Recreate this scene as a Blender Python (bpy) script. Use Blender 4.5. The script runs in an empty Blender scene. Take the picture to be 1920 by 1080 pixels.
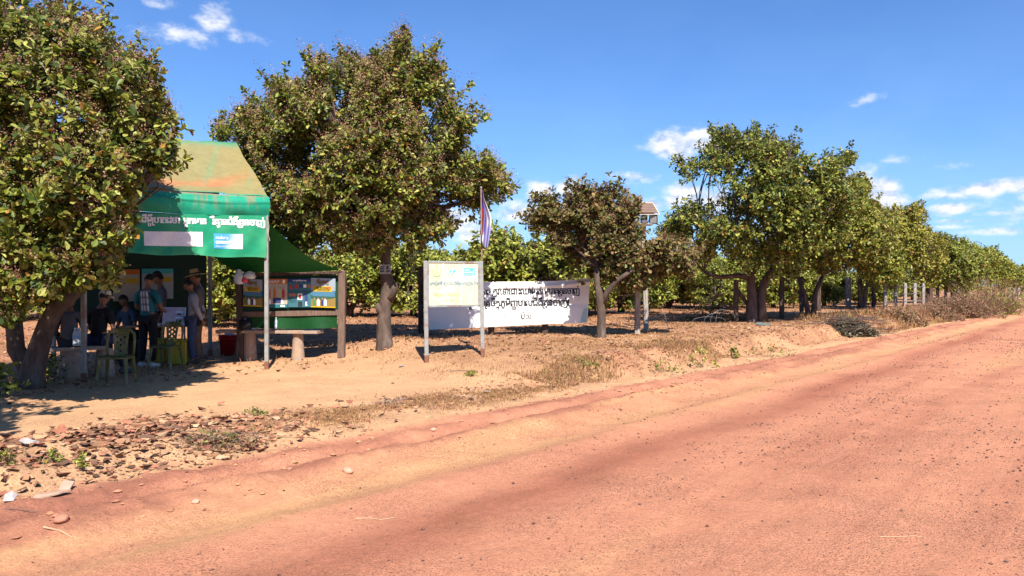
import bpy, bmesh, math, random
import numpy as np
from mathutils import Vector, Matrix, Euler

# ---------------------------------------------------------------- camera, world, sun, exposure
SC = bpy.context.scene
COL = SC.collection
F = 1464.0; HZ = 535.0; ZC = 1.6            # focal length in photo pixels, horizon row, eye height
cam = bpy.data.objects.new('camera', bpy.data.cameras.new('camera'))
COL.objects.link(cam)
cam.location = (0, 0, ZC)
cam.rotation_euler = (math.radians(89.8), 0, 0)
cam.data.sensor_width = 36; cam.data.lens = 36 * F / 1920
cam.data.clip_end = 3000; cam.data.clip_start = 0.05
SC.camera = cam

SUN_EL = 47.0
SH = np.array([-0.22, 0.975])               # ground direction in which shadows fall
SUN_AZ = math.degrees(math.atan2(-SH[0], -SH[1]))   # clockwise from +Y towards the sun

W = bpy.data.worlds.new('World'); SC.world = W; W.use_nodes = True
nt = W.node_tree; nt.nodes.clear()
def N(tree, typ, **kw):
    n = tree.nodes.new(typ)
    for k, v in kw.items():
        if k.startswith('i_'): n.inputs[k[2:].replace('_', ' ')].default_value = v
        else: setattr(n, k, v)
    return n
def math_n(tree, op, a, b=None, c=None, clamp=False):
    n = tree.nodes.new('ShaderNodeMath'); n.operation = op; n.use_clamp = clamp
    for i, v in enumerate((a, b, c)):
        if v is None: continue
        if hasattr(v, 'is_output'): tree.links.new(v, n.inputs[i])
        else: n.inputs[i].default_value = v
    return n.outputs[0]
def mixc(tree, fac, a, b, blend='MIX'):
    n = tree.nodes.new('ShaderNodeMix'); n.data_type = 'RGBA'; n.blend_type = blend
    for i, v in ((0, fac), (6, a), (7, b)):
        if hasattr(v, 'is_output'): tree.links.new(v, n.inputs[i])
        elif i == 0: n.inputs[0].default_value = v
        else: n.inputs[i].default_value = tuple(v) + ((1,) if len(v) == 3 else ())
    return n.outputs[2]
sky = N(nt, 'ShaderNodeTexSky', sky_type='NISHITA', sun_disc=False)
sky.sun_elevation = math.radians(SUN_EL); sky.sun_rotation = math.radians(SUN_AZ)
sky.air_density = 1.0; sky.dust_density = 0.35; sky.ozone_density = 3.0; sky.altitude = 100
tc = N(nt, 'ShaderNodeTexCoord')
sep = N(nt, 'ShaderNodeSeparateXYZ'); nt.links.new(tc.outputs['Generated'], sep.inputs[0])
az = math_n(nt, 'ARCTAN2', sep.outputs[0], sep.outputs[1])
el = math_n(nt, 'ARCSINE', sep.outputs[2])
def cloud_noise(scale, detail, rough, oz=0.0):
    cmb = N(nt, 'ShaderNodeCombineXYZ')
    nt.links.new(az, cmb.inputs[0])
    nt.links.new(math_n(nt, 'MULTIPLY_ADD', el, 1.7, oz), cmb.inputs[1])
    t = N(nt, 'ShaderNodeTexNoise'); t.inputs['Scale'].default_value = scale
    t.inputs['Detail'].default_value = detail; t.inputs['Roughness'].default_value = rough
    nt.links.new(cmb.outputs[0], t.inputs['Vector'])
    return t.outputs['Fac']
# clouds at their bearings: (bearing px, height px, half width, half height, density)
CL = [(345,68,70,16,.62),(405,42,34,24,.66),(450,74,50,13,.5),(295,8,40,10,.5),
      (1262,272,44,24,1.0),(1318,262,40,22,1.0),(1190,331,42,11,.62),
      (1015,362,26,20,1.0),(1068,354,30,20,1.0),(1105,362,20,12,.9),(975,398,40,20,.9),(1035,395,60,18,.75),
      (1222,382,22,12,.9),(1288,366,36,18,1.0),(1262,376,20,16,.9),(1340,380,60,24,.8),
      (1615,350,34,28,1.0),(1650,362,34,26,.95),(1680,378,34,16,.7),(1617,186,26,12,.5),(1660,180,40,8,.3),
      (1840,356,44,12,.8),(1905,348,36,12,.8),(1770,366,50,10,.7),(1785,392,42,11,.85),(1860,400,50,6,.55),
      (1800,414,60,5,.55),(1760,426,60,5,.5),(1870,434,70,6,.55),(1700,300,50,10,.28),(1780,310,60,8,.25),
      (590,425,60,30,.9),(700,500,120,30,.7),(850,415,45,26,.9),(900,440,60,22,.8),(470,440,80,20,.7),
      (-300,300,200,30,.8),(2150,380,160,30,.9),(2500,300,200,40,.9),(-900,250,240,50,.8)]
acc = None
for (px, py, rx, ry, d) in CL:
    a0 = math.atan((px - 960) / F); e0 = math.atan((HZ - py) / F * math.cos(a0))
    dx = math_n(nt, 'MULTIPLY', math_n(nt, 'SUBTRACT', az, a0), F / rx * .85)
    dy = math_n(nt, 'MULTIPLY', math_n(nt, 'SUBTRACT', el, e0), F / ry * .85)
    r2 = math_n(nt, 'ADD', math_n(nt, 'MULTIPLY', dx, dx), math_n(nt, 'MULTIPLY', dy, dy))
    g = math_n(nt, 'MULTIPLY', math_n(nt, 'POWER', 2.718, math_n(nt, 'MULTIPLY', r2, -1.0)), d)
    acc = g if acc is None else math_n(nt, 'MAXIMUM', acc, g)
n1 = cloud_noise(26, 7, .62); n1b = cloud_noise(26, 7, .62, -0.012); n2 = cloud_noise(6, 5, .6, 3.0)
dens = math_n(nt, 'ADD', acc, math_n(nt, 'MULTIPLY', math_n(nt, 'SUBTRACT', n1, .5), 1.5))
mr = N(nt, 'ShaderNodeMapRange', interpolation_type='SMOOTHSTEP'); nt.links.new(dens, mr.inputs[0])
mr.inputs[1].default_value = .20; mr.inputs[2].default_value = .86
dgate = math_n(nt, 'MULTIPLY', mr.outputs[0], math_n(nt, 'MULTIPLY', acc, 4.0, clamp=True), clamp=True)
# thin milky veil near the horizon
veil = math_n(nt, 'MULTIPLY', math_n(nt, 'POWER', 2.718, math_n(nt, 'MULTIPLY', math_n(nt, 'ABSOLUTE', el), -6.5)), math_n(nt, 'MULTIPLY', n2, .85), clamp=True)
lit = math_n(nt, 'MULTIPLY_ADD', math_n(nt, 'SUBTRACT', n1, n1b), 5.0, .72, clamp=True)
ccol = mixc(nt, lit, (4.6, 5.7, 7.9), (9.4, 9.5, 9.8))
skyt = mixc(nt, 1.0, sky.outputs[0], (0.64, 1.0, 1.50), 'MULTIPLY')
c1 = mixc(nt, veil, skyt, (5.0, 7.5, 10.9))
c2 = mixc(nt, math_n(nt, 'MULTIPLY', dgate, .95), c1, ccol)
bg = N(nt, 'ShaderNodeBackground'); bg.inputs[1].default_value = 0.061
nt.links.new(c2, bg.inputs[0])
wo = N(nt, 'ShaderNodeOutputWorld'); nt.links.new(bg.outputs[0], wo.inputs[0])

sl = bpy.data.lights.new('sun', 'SUN'); sl.energy = 5.0; sl.angle = math.radians(.53); sl.color = (1, .95, .86)
sun = bpy.data.objects.new('sun', sl); COL.objects.link(sun)
_sd = Vector((SH[0], SH[1], -math.tan(math.radians(SUN_EL)) * float(np.hypot(*SH)))).normalized()
sun.rotation_euler = _sd.to_track_quat('-Z', 'Y').to_euler(); sun.location = (0, -5, 30)
SC.cycles.diffuse_bounces = 1; SC.cycles.max_bounces = 6
SC.view_settings.view_transform = 'Standard'; SC.view_settings.look = 'None'
SC.view_settings.exposure = 0.90; SC.view_settings.gamma = 1.0

# ---------------------------------------------------------------- numeric helpers
def _h(i, j, k, s):
    n = (i * 374761393 + j * 668265263 + k * 2147483647 + s * 1274126177) & 0xffffffff
    n = ((n ^ (n >> 13)) * 1274126177) & 0xffffffff
    n = (n ^ (n >> 16)) & 0xffffffff
    return n.astype(np.float64) / 4294967295.0
def vn(x, y, z=0.0, s=0):
    x = np.asarray(x, float); y = np.asarray(y, float); z = np.zeros_like(x) + z
    xi = np.floor(x).astype(np.int64); yi = np.floor(y).astype(np.int64); zi = np.floor(z).astype(np.int64)
    fx, fy, fz = x - xi, y - yi, z - zi
    fx = fx*fx*(3-2*fx); fy = fy*fy*(3-2*fy); fz = fz*fz*(3-2*fz)
    r = 0
    for a in (0, 1):
        for b in (0, 1):
            for c in (0, 1):
                w = (fx if a else 1-fx) * (fy if b else 1-fy) * (fz if c else 1-fz)
                r = r + w * _h(xi+a, yi+b, zi+c, s)
    return r
def fbm(x, y, z=0.0, s=0, o=4):
    r = 0; a = 1; t = 0
    for k in range(o):
        r = r + a * vn(np.asarray(x)*2**k, np.asarray(y)*2**k, np.asarray(z)*2**k, s+k); t += a; a *= .5
    return r / t
def sm(a, b, t):
    t = np.clip((np.asarray(t, float) - a) / (b - a), 0, 1); return t*t*(3-2*t)
def gs(t, c, w): return np.exp(-((t-c)/w)**2)
RD = math.radians(39.0); RU = (math.sin(RD), math.cos(RD)); RN = (-RU[1], RU[0])   # along and across the road
def uv(x, y): return x*RU[0]+y*RU[1], x*RN[0]+y*RN[1]
def xy(u, v): return u*RU[0]+v*RN[0], u*RU[1]+v*RN[1]

def ht(x, y):
    x = np.asarray(x, float); y = np.asarray(y, float)
    u, v = uv(x, y)
    vw = v + .25*(vn(u*.35, v*.1, 0, 5)-.5)
    r = np.hypot(x, y)
    P = .05 + .30*sm(9, 12.5, u)
    b0 = 5.9 + 1.1*sm(6, 10, u); wob = .5*(vn(u*.9, v*.3, 0, 8)-.5)
    z = P*sm(b0, b0+1.2-.65*sm(9, 12, u), v+wob)
    z = z + .035*gs(vw, 4.45, .22) - .05*gs(vw, 5.0, .35) + .045*gs(vw, 5.65, .18) + .04*gs(vw, 6.15, .14) - .02*gs(vw, 5.9, .12) + .015*gs(vw, 3.2, .5) - .012*gs(vw, 2.3, .4)
    z = z + .19*gs(u, 2.8, 2.0)*gs(v, 7.5, .6)
    z = z + .13*np.exp(-((x+2.75)**2+(y-17.2)**2)/.6) + .08*np.exp(-((x+2.35)**2+(y-16.6)**2)/.25)
    bank = gs(v, b0+.6, .75)
    rough = .012 + .10*bank*sm(7, 11, u) + .08*gs(u, 3, 2.5)*gs(v, 7.4, .8) + .034*sm(5.1, 5.6, vw)*(1-sm(6.2, 6.6, vw)) + .02*sm(9, 14, u)*sm(8, 9, v)
    z = z + rough*(fbm(x*3.1, y*3.1, 0, 11, 4)-.5)*2
    z = z + (.004 + .014*sm(4.6, 5.2, vw)*(1-sm(6.5, 7.2, vw)))*(fbm(x*16, y*16, 0, 31, 2)-.5)*2*np.exp(-r/25)
    z = z + (.010*(fbm(u*.25, v*5, 0, 33, 3)-.5) + .006*(fbm(u*1.1, v*14, 0, 36, 2)-.5))*(1-sm(4.5, 5.2, v))*sm(0, 1, 1)
    z = z + .25*sm(30, 80, r)*(fbm(x*.05, y*.05, 0, 21, 2)-.5)
    # far side of the road
    z = z + .25*sm(-7.5, -9.5, v)
    return z
def h1(x, y): return float(ht(np.array([x]), np.array([y]))[0])
def at(px, py):
    """ground point seen at a photo pixel"""
    dx, dz = (px-960)/F, (HZ-py)/F
    t = np.linspace(2.5, 160, 6000)
    g = ZC + dz*t - ht(dx*t, t)
    k = int(np.argmax(g < 0)); t0 = t[k]
    return (dx*t0, t0, h1(dx*t0, t0))
def P3(px, py, D): return Vector(((px-960)/F*D, D, ZC+(HZ-py)/F*D))

# ---------------------------------------------------------------- mesh helpers
def mesh_np(name, V, Fs, mats, cols=None, fmat=None, smooth=False):
    """V (n,3); Fs list of int arrays (m,k)"""
    me = bpy.data.meshes.new(name)
    V = np.asarray(V, np.float32)
    Fs = [np.asarray(f, np.int32) for f in Fs if len(f)]
    me.vertices.add(len(V)); me.vertices.foreach_set('co', V.ravel())
    loops = np.concatenate([f.ravel() for f in Fs])
    tot = np.concatenate([np.full(len(f), f.shape[1], np.int32) for f in Fs])
    start = np.concatenate([[0], np.cumsum(tot)[:-1]]).astype(np.int32)
    me.loops.add(len(loops)); me.loops.foreach_set('vertex_index', loops)
    me.polygons.add(len(tot)); me.polygons.foreach_set('loop_start', start); me.polygons.foreach_set('loop_total', tot)
    if fmat is not None: me.polygons.foreach_set('material_index', np.asarray(fmat, np.int32))
    me.polygons.foreach_set('use_smooth', np.full(len(tot), smooth, bool))
    for m in mats: me.materials.append(m)
    if cols is not None:
        a = me.attributes.new('col', 'FLOAT_COLOR', 'POINT')
        c = np.ones((len(V), 4), np.float32); c[:, :3] = cols
        a.data.foreach_set('color', c.ravel())
    me.update(calc_edges=True)
    return me
def link(name, me, parent=None, loc=None):
    o = bpy.data.objects.new(name, me); COL.objects.link(o)
    if parent is not None: o.parent = parent
    if loc is not None: o.location = loc
    return o
def tag(o, label=None, cat=None, group=None, kind=None):
    if label: o['label'] = label
    if cat: o['category'] = cat
    if group: o['group'] = group
    if kind: o['kind'] = kind
    return o
def thing(name, label, cat, loc=(0, 0, 0), rz=0.0, group=None):
    o = bpy.data.objects.new(name, None); COL.objects.link(o); o.location = loc; o.rotation_euler = (0, 0, rz)
    o.empty_display_size = .1
    return tag(o, label, cat, group)
def copy_tree(o, parent=None):
    c = o.copy(); COL.objects.link(c)
    if parent is not None: c.parent = parent
    for ch in list(o.children): copy_tree(ch, c)
    return c
class MB:
    """collects polygons of one mesh"""
    def __init__(s): s.v = []; s.f = []
    def add(s, vs, fs):
        b = len(s.v); s.v += [tuple(p) for p in vs]; s.f += [tuple(i+b for i in f) for f in fs]; return s
    def box(s, c, d, rot=None, bev=.0):
        x, y, z = d[0]/2, d[1]/2, d[2]/2; b = min(bev, x*.45, y*.45, z*.45)
        bm = bmesh.new(); bmesh.ops.create_cube(bm, size=1)
        for w in bm.verts: w.co = Vector((w.co.x*d[0], w.co.y*d[1], w.co.z*d[2]))
        if b > 0: bmesh.ops.bevel(bm, geom=bm.edges[:], offset=b, segments=1, affect='EDGES')
        M = rot.to_matrix() if isinstance(rot, Euler) else (rot if rot is not None else Matrix.Identity(3))
        c = Vector(c); bm.verts.index_update()
        s.add([M @ w.co + c for w in bm.verts], [[w.index for w in f.verts] for f in bm.faces]); bm.free(); return s
    def tube(s, pts, rad, n=8, cap=True, sq=None):
        pts = [Vector(p) for p in pts]
        if not hasattr(rad, '__len__'): rad = [rad]*len(pts)
        t0 = (pts[1]-pts[0]).normalized()
        up = Vector((0, 0, 1)) if abs(t0.z) < .9 else Vector((0, 1, 0))
        a = t0.cross(up).normalized(); rings = []
        for i, p in enumerate(pts):
            t = (pts[min(i+1, len(pts)-1)] - pts[max(i-1, 0)]).normalized()
            a = (a - t*a.dot(t)).normalized(); b = t.cross(a)
            rings.append([p + (a*math.cos(2*math.pi*(k+.5)/n) + b*math.sin(2*math.pi*(k+.5)/n))*rad[i] for k in range(n)])
        vs = [q for r in rings for q in r]; fs = []
        for i in range(len(pts)-1):
            for k in range(n):
                k2 = (k+1) % n; fs.append((i*n+k, i*n+k2, (i+1)*n+k2, (i+1)*n+k))
        if cap: fs += [tuple(range(n))[::-1], tuple((len(pts)-1)*n+k for k in range(n))]
        return s.add(vs, fs)
    def beam(s, p, q, w, h=None):
        """square section bar between two points"""
        p, q = Vector(p), Vector(q); h = h or w
        t = (q-p).normalized(); up = Vector((0, 0, 1)) if abs(t.z) < .9 else Vector((0, 1, 0))
        a = t.cross(up).normalized(); b = a.cross(t)
        M = Matrix((a, t, b)).transposed()
        return s.box((p+q)/2, (w, (q-p).length, h), M, bev=min(w, h)*.08)
    def lathe(s, prof, c=(0, 0, 0), n=24):
        c = Vector(c); vs = []; fs = []
        for r, z in prof: vs += [c + Vector((r*math.cos(2*math.pi*k/n), r*math.sin(2*math.pi*k/n), z)) for k in range(n)]
        for i in range(len(prof)-1):
            for k in range(n): fs.append((i*n+k, i*n+(k+1) % n, (i+1)*n+(k+1) % n, (i+1)*n+k))
        return s.add(vs, fs)
    def grid(s, fn, nu, nv, closed=False):
        vs = [fn(i/nu, j/nv) for j in range(nv+1) for i in range(nu+1)]
        fs = [(j*(nu+1)+i, j*(nu+1)+i+1, (j+1)*(nu+1)+i+1, (j+1)*(nu+1)+i) for j in range(nv) for i in range(nu)]
        return s.add(vs, fs)
    def xf(s, M): s.v = [tuple(M @ Vector(p)) for p in s.v]; return s
    def mesh(s, name, mat, smooth=False, solid=0):
        me = bpy.data.meshes.new(name); me.from_pydata(s.v, [], s.f); me.materials.append(mat)
        if solid:
            bm = bmesh.new(); bm.from_mesh(me); bmesh.ops.solidify(bm, geom=bm.faces[:], thickness=solid); bm.to_mesh(me); bm.free()
        me.polygons.foreach_set('use_smooth', [smooth]*len(me.polygons)); me.update(); return me
    def build(s, name, mat, parent=None, smooth=False, solid=0, loc=None):
        return link(name, s.mesh(name, mat, smooth, solid), parent, loc)

# ---------------------------------------------------------------- materials
MATS = {}
def mat(name, col, rough=.7, var=.25, scale=8.0, bump=.0, bscale=None, spec=.3, metal=0.0, dirt=None, dscale=2.0, dthr=(.5, .7), coord='Object', stretch=(1, 1, 1)):
    if name in MATS: return MATS[name]
    m = bpy.data.materials.new(name); m.use_nodes = True; t = m.node_tree; b = t.nodes['Principled BSDF']
    b.inputs['Roughness'].default_value = rough; b.inputs['Metallic'].default_value = metal
    b.inputs['Specular IOR Level'].default_value = spec
    tcn = N(t, 'ShaderNodeTexCoord'); mp = N(t, 'ShaderNodeMapping'); mp.inputs['Scale'].default_value = stretch
    t.links.new(tcn.outputs[coord], mp.inputs[0])
    no = N(t, 'ShaderNodeTexNoise'); no.inputs['Scale'].default_value = scale; no.inputs['Detail'].default_value = 6; no.inputs['Roughness'].default_value = .6
    t.links.new(mp.outputs[0], no.inputs['Vector'])
    lo = tuple(max(0, c*(1-var)) for c in col); hi = tuple(min(1, c*(1+var)) for c in col)
    mrr = N(t, 'ShaderNodeMapRange'); t.links.new(no.outputs['Fac'], mrr.inputs[0]); mrr.inputs[1].default_value = .3; mrr.inputs[2].default_value = .7
    c = mixc(t, mrr.outputs[0], lo, hi)
    if dirt:
        n2 = N(t, 'ShaderNodeTexNoise'); n2.inputs['Scale'].default_value = dscale; n2.inputs['Detail'].default_value = 5
        t.links.new(mp.outputs[0], n2.inputs['Vector'])
        m2 = N(t, 'ShaderNodeMapRange'); t.links.new(n2.outputs['Fac'], m2.inputs[0]); m2.inputs[1].default_value = dthr[0]; m2.inputs[2].default_value = dthr[1]
        c = mixc(t, m2.outputs[0], c, dirt)
    t.links.new(c, b.inputs['Base Color'])
    if bump:
        nb = N(t, 'ShaderNodeTexNoise'); nb.inputs['Scale'].default_value = bscale or scale*3; nb.inputs['Detail'].default_value = 4
        t.links.new(mp.outputs[0], nb.inputs['Vector'])
        bp = N(t, 'ShaderNodeBump'); bp.inputs['Strength'].default_value = bump; bp.inputs['Distance'].default_value = .02
        t.links.new(nb.outputs['Fac'], bp.inputs['Height']); t.links.new(bp.outputs[0], b.inputs['Normal'])
    MATS[name] = m; return m
def attr_mat(name, rough=.6, spec=.3, trans=0.0, fine=None, bump=0.0, bscale=60, bdist=.01):
    if name in MATS: return MATS[name]
    m = bpy.data.materials.new(name); m.use_nodes = True; t = m.node_tree; b = t.nodes['Principled BSDF']
    a = N(t, 'ShaderNodeAttribute'); a.attribute_name = 'col'; c = a.outputs['Color']
    b.inputs['Roughness'].default_value = rough; b.inputs['Specular IOR Level'].default_value = spec
    if fine:
        for sc_, amt in fine:
            tcn = N(t, 'ShaderNodeTexCoord'); no = N(t, 'ShaderNodeTexNoise'); no.inputs['Scale'].default_value = sc_; no.inputs['Detail'].default_value = 5
            no.inputs['Roughness'].default_value = .65
            t.links.new(tcn.outputs['Object'], no.inputs['Vector'])
            mrr = N(t, 'ShaderNodeMapRange'); t.links.new(no.outputs['Fac'], mrr.inputs[0]); mrr.inputs[1].default_value = .3; mrr.inputs[2].default_value = .7
            mrr.inputs[3].default_value = 1-amt; mrr.inputs[4].default_value = 1+amt
            vm = N(t, 'ShaderNodeVectorMath', operation='SCALE'); t.links.new(c, vm.inputs[0]); t.links.new(mrr.outputs[0], vm.inputs['Scale']); c = vm.outputs[0]
    if name == 'laterite_soil':      # sorted dark grit showing in the dust
        tcn = N(t, 'ShaderNodeTexCoord')
        def nz(s_, d_):
            q_ = N(t, 'ShaderNodeTexNoise'); q_.inputs['Scale'].default_value = s_; q_.inputs['Detail'].default_value = d_; t.links.new(tcn.outputs['Object'], q_.inputs['Vector']); return q_.outputs['Fac']
        g1 = N(t, 'ShaderNodeMapRange'); t.links.new(nz(75, 2), g1.inputs[0]); g1.inputs[1].default_value = .53; g1.inputs[2].default_value = .60
        g2 = N(t, 'ShaderNodeMapRange'); t.links.new(nz(.9, 5), g2.inputs[0]); g2.inputs[1].default_value = .40; g2.inputs[2].default_value = .62; g2.inputs[3].default_value = .15; g2.inputs[4].default_value = .85
        c = mixc(t, math_n(t, 'MULTIPLY', g1.outputs[0], g2.outputs[0]), c, (.20, .085, .055))
    t.links.new(c, b.inputs['Base Color'])
    if bump:
        tcn = N(t, 'ShaderNodeTexCoord'); nb = N(t, 'ShaderNodeTexNoise'); nb.inputs['Scale'].default_value = bscale; nb.inputs['Detail'].default_value = 6
        nb.inputs['Roughness'].default_value = .7
        t.links.new(tcn.outputs['Object'], nb.inputs['Vector'])
        bp = N(t, 'ShaderNodeBump'); bp.inputs['Strength'].default_value = bump; bp.inputs['Distance'].default_value = bdist
        t.links.new(nb.outputs['Fac'], bp.inputs['Height']); t.links.new(bp.outputs[0], b.inputs['Normal'])
    if trans:
        tr = N(t, 'ShaderNodeBsdfTranslucent'); t.links.new(c, tr.inputs[0])
        ms = N(t, 'ShaderNodeMixShader'); ms.inputs[0].default_value = trans
        t.links.new(b.outputs[0], ms.inputs[1]); t.links.new(tr.outputs[0], ms.inputs[2])
        t.links.new(ms.outputs[0], t.nodes['Material Output'].inputs[0])
    MATS[name] = m; return m
M_SOIL = attr_mat('laterite_soil', .95, .1, fine=[(2.2, .10), (22, .14), (140, .16)], bump=.9, bscale=55, bdist=.02)
M_LEAF = attr_mat('leaf', .5, .35, trans=.22)
M_BLOS = attr_mat('blossom', .9, .1, trans=.1)
M_DRY = attr_mat('dry_leaf', .8, .15)
M_PEB = attr_mat('pebble', .85, .2)
M_BARK = mat('bark', (.095, .065, .05), .9, .45, 9, bump=.9, bscale=30, stretch=(1, 1, .35), dirt=(.19, .155, .125), dscale=5, dthr=(.58, .72))
M_STEEL = mat('galvanised_steel', (.27, .27, .255), .7, .2, 14, bump=.1, metal=.1, dirt=(.20, .12, .08), dscale=5, dthr=(.52, .72))
M_RUST = mat('rusted_steel', (.2, .085, .05), .85, .3, 30, bump=.3)
M_WOOD = mat('weathered_wood', (.34, .29, .25), .9, .35, 12, bump=.6, stretch=(4, 4, .4), dirt=(.16, .12, .1), dscale=7)
M_DARKWOOD = mat('dark_wood', (.065, .04, .03), .85, .35, 12, bump=.5, stretch=(4, 4, .4), dirt=(.14, .09, .07), dscale=6)
M_BOARDWOOD = mat('board_wood', (.15, .095, .07), .85, .3, 12, bump=.4, stretch=(3, 3, .5))
M_CONC = mat('concrete', (.33, .235, .175), .9, .2, 12, bump=.4, dirt=(.40, .25, .15), dscale=3)

# ---------------------------------------------------------------- ground and road
def ground_color(x, y):
    u, v = uv(x, y)
    vw = v + .45*(fbm(u*.3, v*.5, 0, 5, 3)-.5) + .12*(fbm(u*1.5, v*3, 0, 6, 2)-.5)
    A = np.array((.53, .232, .134)); B = np.array((.31, .105, .062)); C = np.array((.58, .305, .15))
    R = np.array((.33, .13, .082)); D = np.array((.62, .36, .19)); E_ = np.array((.36, .185, .097)); Fo = np.array((.39, .175, .093))
    L = np.array((.26, .14, .085))
    def mx(c, col, m): return c*(1-m[:, None]) + col*m[:, None]
    c = np.tile(A, (len(x), 1))
    st = fbm(u*.12, v*2.4, 0, 40, 4)                       # streaks along the road
    c = mx(c, B, .32*sm(.5, .8, st)*(1-sm(3.6, 4.2, vw)))
    c = mx(c, C, .6*sm(.55, .8, fbm(u*.1+9, v*1.6, 0, 44, 3))*(1-sm(3.6, 4.2, vw)))
    c = mx(c, B, .8*gs(vw, 3.5+.02*u, .33)*(.55+.45*vn(u*.5, v*.5, 0, 46)))
    c = mx(c, C, (.35+.6*sm(.4, .65, fbm(u*.6, v*3, 0, 48, 3)))*sm(4.2, 4.7, vw)*(1-sm(5.5, 5.8, vw)))
    c = mx(c, R, sm(5.3, 5.55, vw)*(1-sm(6.1, 6.45, vw))*sm(.25, .75, fbm(u*1.2, v*3.2, 0, 47, 4))*.95)
    c = mx(c, A*1.02, sm(5.6, 5.8, vw)*(1-sm(6.2, 6.45, vw))*.5*sm(.5, .7, fbm(u*.9+7, v*4, 0, 49, 3)))
    c = mx(c, D*.95, sm(6.25, 6.5, vw))
    # yard sand, bank and dry grass, orchard soil
    yard = sm(6.6, 7.2, vw)
    soil = sm(8.5, 12, u + 1.4*(fbm(x*.6, y*.6, 0, 50, 3)-.5)*2)
    grass = yard*soil
    c = mx(c, E_, grass*(.7+.3*vn(x*1.3, y*1.3, 0, 52)))
    back = sm(12.5, 16, v + 2*(fbm(x*.4, y*.4, 0, 53, 3)-.5))
    c = mx(c, Fo, back*.85)
    # leaf litter and straw along the yard edge
    edge = np.maximum(gs(vw, 7.3, .55)*(1-sm(9, 12, u)), 1.2*gs(v, 7.7, .8)*(1-sm(3.5, 6, u)))
    c = mx(c, L, .75*edge*sm(.35, .65, fbm(x*2.2, y*2.2, 0, 54, 3)))
    bank = gs(v, 7.55, .5)*sm(9, 11, u)
    c = mx(c, np.array((.37, .155, .085)), .7*bank*sm(.4, .6, fbm(x*1.6, y*1.6, 0, 56, 3)))
    sc_ = sm(.45, .62, fbm(x*.9+5, y*.9, 0, 57, 4))
    c = mx(c, D, .35*sc_*grass)
    c = mx(c, np.array((.19, .10, .05)), .5*back*sm(.5, .65, fbm(x*.8, y*.8, 0, 58, 4)))
    # grey ash patch by the roadside
    ax, ay, _ = ASH
    da = np.hypot(((x-ax)*RU[0]+(y-ay)*RU[1])/.36, ((x-ax)*RN[0]+(y-ay)*RN[1])/.5)
    c = mx(c, np.array((.29, .27, .26)), .9*(1-sm(.55, 1.05, da+.7*(fbm(x*6, y*6, 0, 60, 3)-.5))))
    # far side verge
    c = mx(c, E_, sm(-7, -8.5, v))
    return c
ASH = at(757, 755)
def polar(ang, rad):
    a, r = np.meshgrid(ang, rad); x = (r*np.sin(a)).ravel(); y = (r*np.cos(a)).ravel()
    return x, y
def terrain():
    fine = np.radians(np.arange(-42, 42.001, .13))
    coarse = np.radians(np.arange(43.5, 317, 2.5))
    ang = np.concatenate([fine, coarse])
    rad = np.concatenate([[.02, .5, 1.0, 1.5], np.exp(np.arange(math.log(2.0), math.log(45), .0095)), np.exp(np.arange(math.log(45.5), math.log(1500), .05))])
    x, y = polar(ang, rad); z = ht(x, y)
    na, nr = len(ang), len(rad)
    ii, jj = np.meshgrid(np.arange(na), np.arange(nr-1)); ii = ii.ravel(); jj = jj.ravel(); i2 = (ii+1) % na
    q = np.stack([jj*na+ii, (jj+1)*na+ii, (jj+1)*na+i2, jj*na+i2], 1)
    V = np.stack([x, y, z], 1); c = ground_color(x, y)
    cx = x[q].mean(1); cy = y[q].mean(1); u, v = uv(cx, cy)
    isroad = (v < 6.45 + .2*(vn(u*.6, v*0, 0, 70)-.5)) & (v > -7.6)
    for name, msk in (('road', isroad), ('ground', ~isroad)):
        f = q[msk]; used = np.unique(f); re = np.zeros(len(V), np.int32); re[used] = np.arange(len(used))
        me = mesh_np(name, V[used], [re[f][:, ::-1]], [M_SOIL], c[used], smooth=True)
        tag(link(name, me), kind='structure')
terrain()

# ---------------------------------------------------------------- loose stuff on the ground
RNG = np.random.default_rng(7)
def scatter_uv(n, ur, vr, rng=RNG):
    u = rng.uniform(*ur, n); v = rng.uniform(*vr, n); x, y = xy(u, v); return x, y, u, v
def visible(x, y, pad=.12):
    return (y > 1.5) & (np.abs(x/np.maximum(y, .1)) < 960/F+pad)
def rocks(name, x, y, s, cols, flat=.6, label=None, sink=.3):
    """many little irregular stones as one mesh"""
    ico = np.array([(0, 0, 1), (.9, 0, .2), (.28, .86, .2), (-.72, .53, .2), (-.72, -.53, .2), (.28, -.86, .2), (0, 0, -.6)], float)
    fc = np.array([(0, 1, 2), (0, 2, 3), (0, 3, 4), (0, 4, 5), (0, 5, 1), (6, 2, 1), (6, 3, 2), (6, 4, 3), (6, 5, 4), (6, 1, 5)])
    n = len(x); z = ht(x, y)
    V = ico[None]*(1+.5*(RNG.random((n, 7, 1))-.5)); V = V + .25*(RNG.random((n, 7, 3))-.5)
    a = RNG.random(n)*6.283; ca, sa = np.cos(a)[:, None], np.sin(a)[:, None]
    X = V[:, :, 0]*ca-V[:, :, 1]*sa; Y = V[:, :, 0]*sa+V[:, :, 1]*ca; Z = V[:, :, 2]*flat
    S = s[:, None]; V = np.stack([X*S+x[:, None], Y*S+y[:, None], (Z+flat*(.5-sink))*S+z[:, None]], 2).reshape(-1, 3)
    Fc = (fc[None]+np.arange(n)[:, None, None]*7).reshape(-1, 3)
    me = mesh_np(name, V, [Fc], [M_PEB], np.repeat(cols, 7, 0)); o = link(name, me)
    return tag(o, label, None, None, 'stuff')
def colmix(n, pal, j=.2, w=None):
    pal = np.array(pal); k = RNG.choice(len(pal), n, p=w); return pal[k]*(1+j*(RNG.random((n, 1))-.5)*2)
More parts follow.
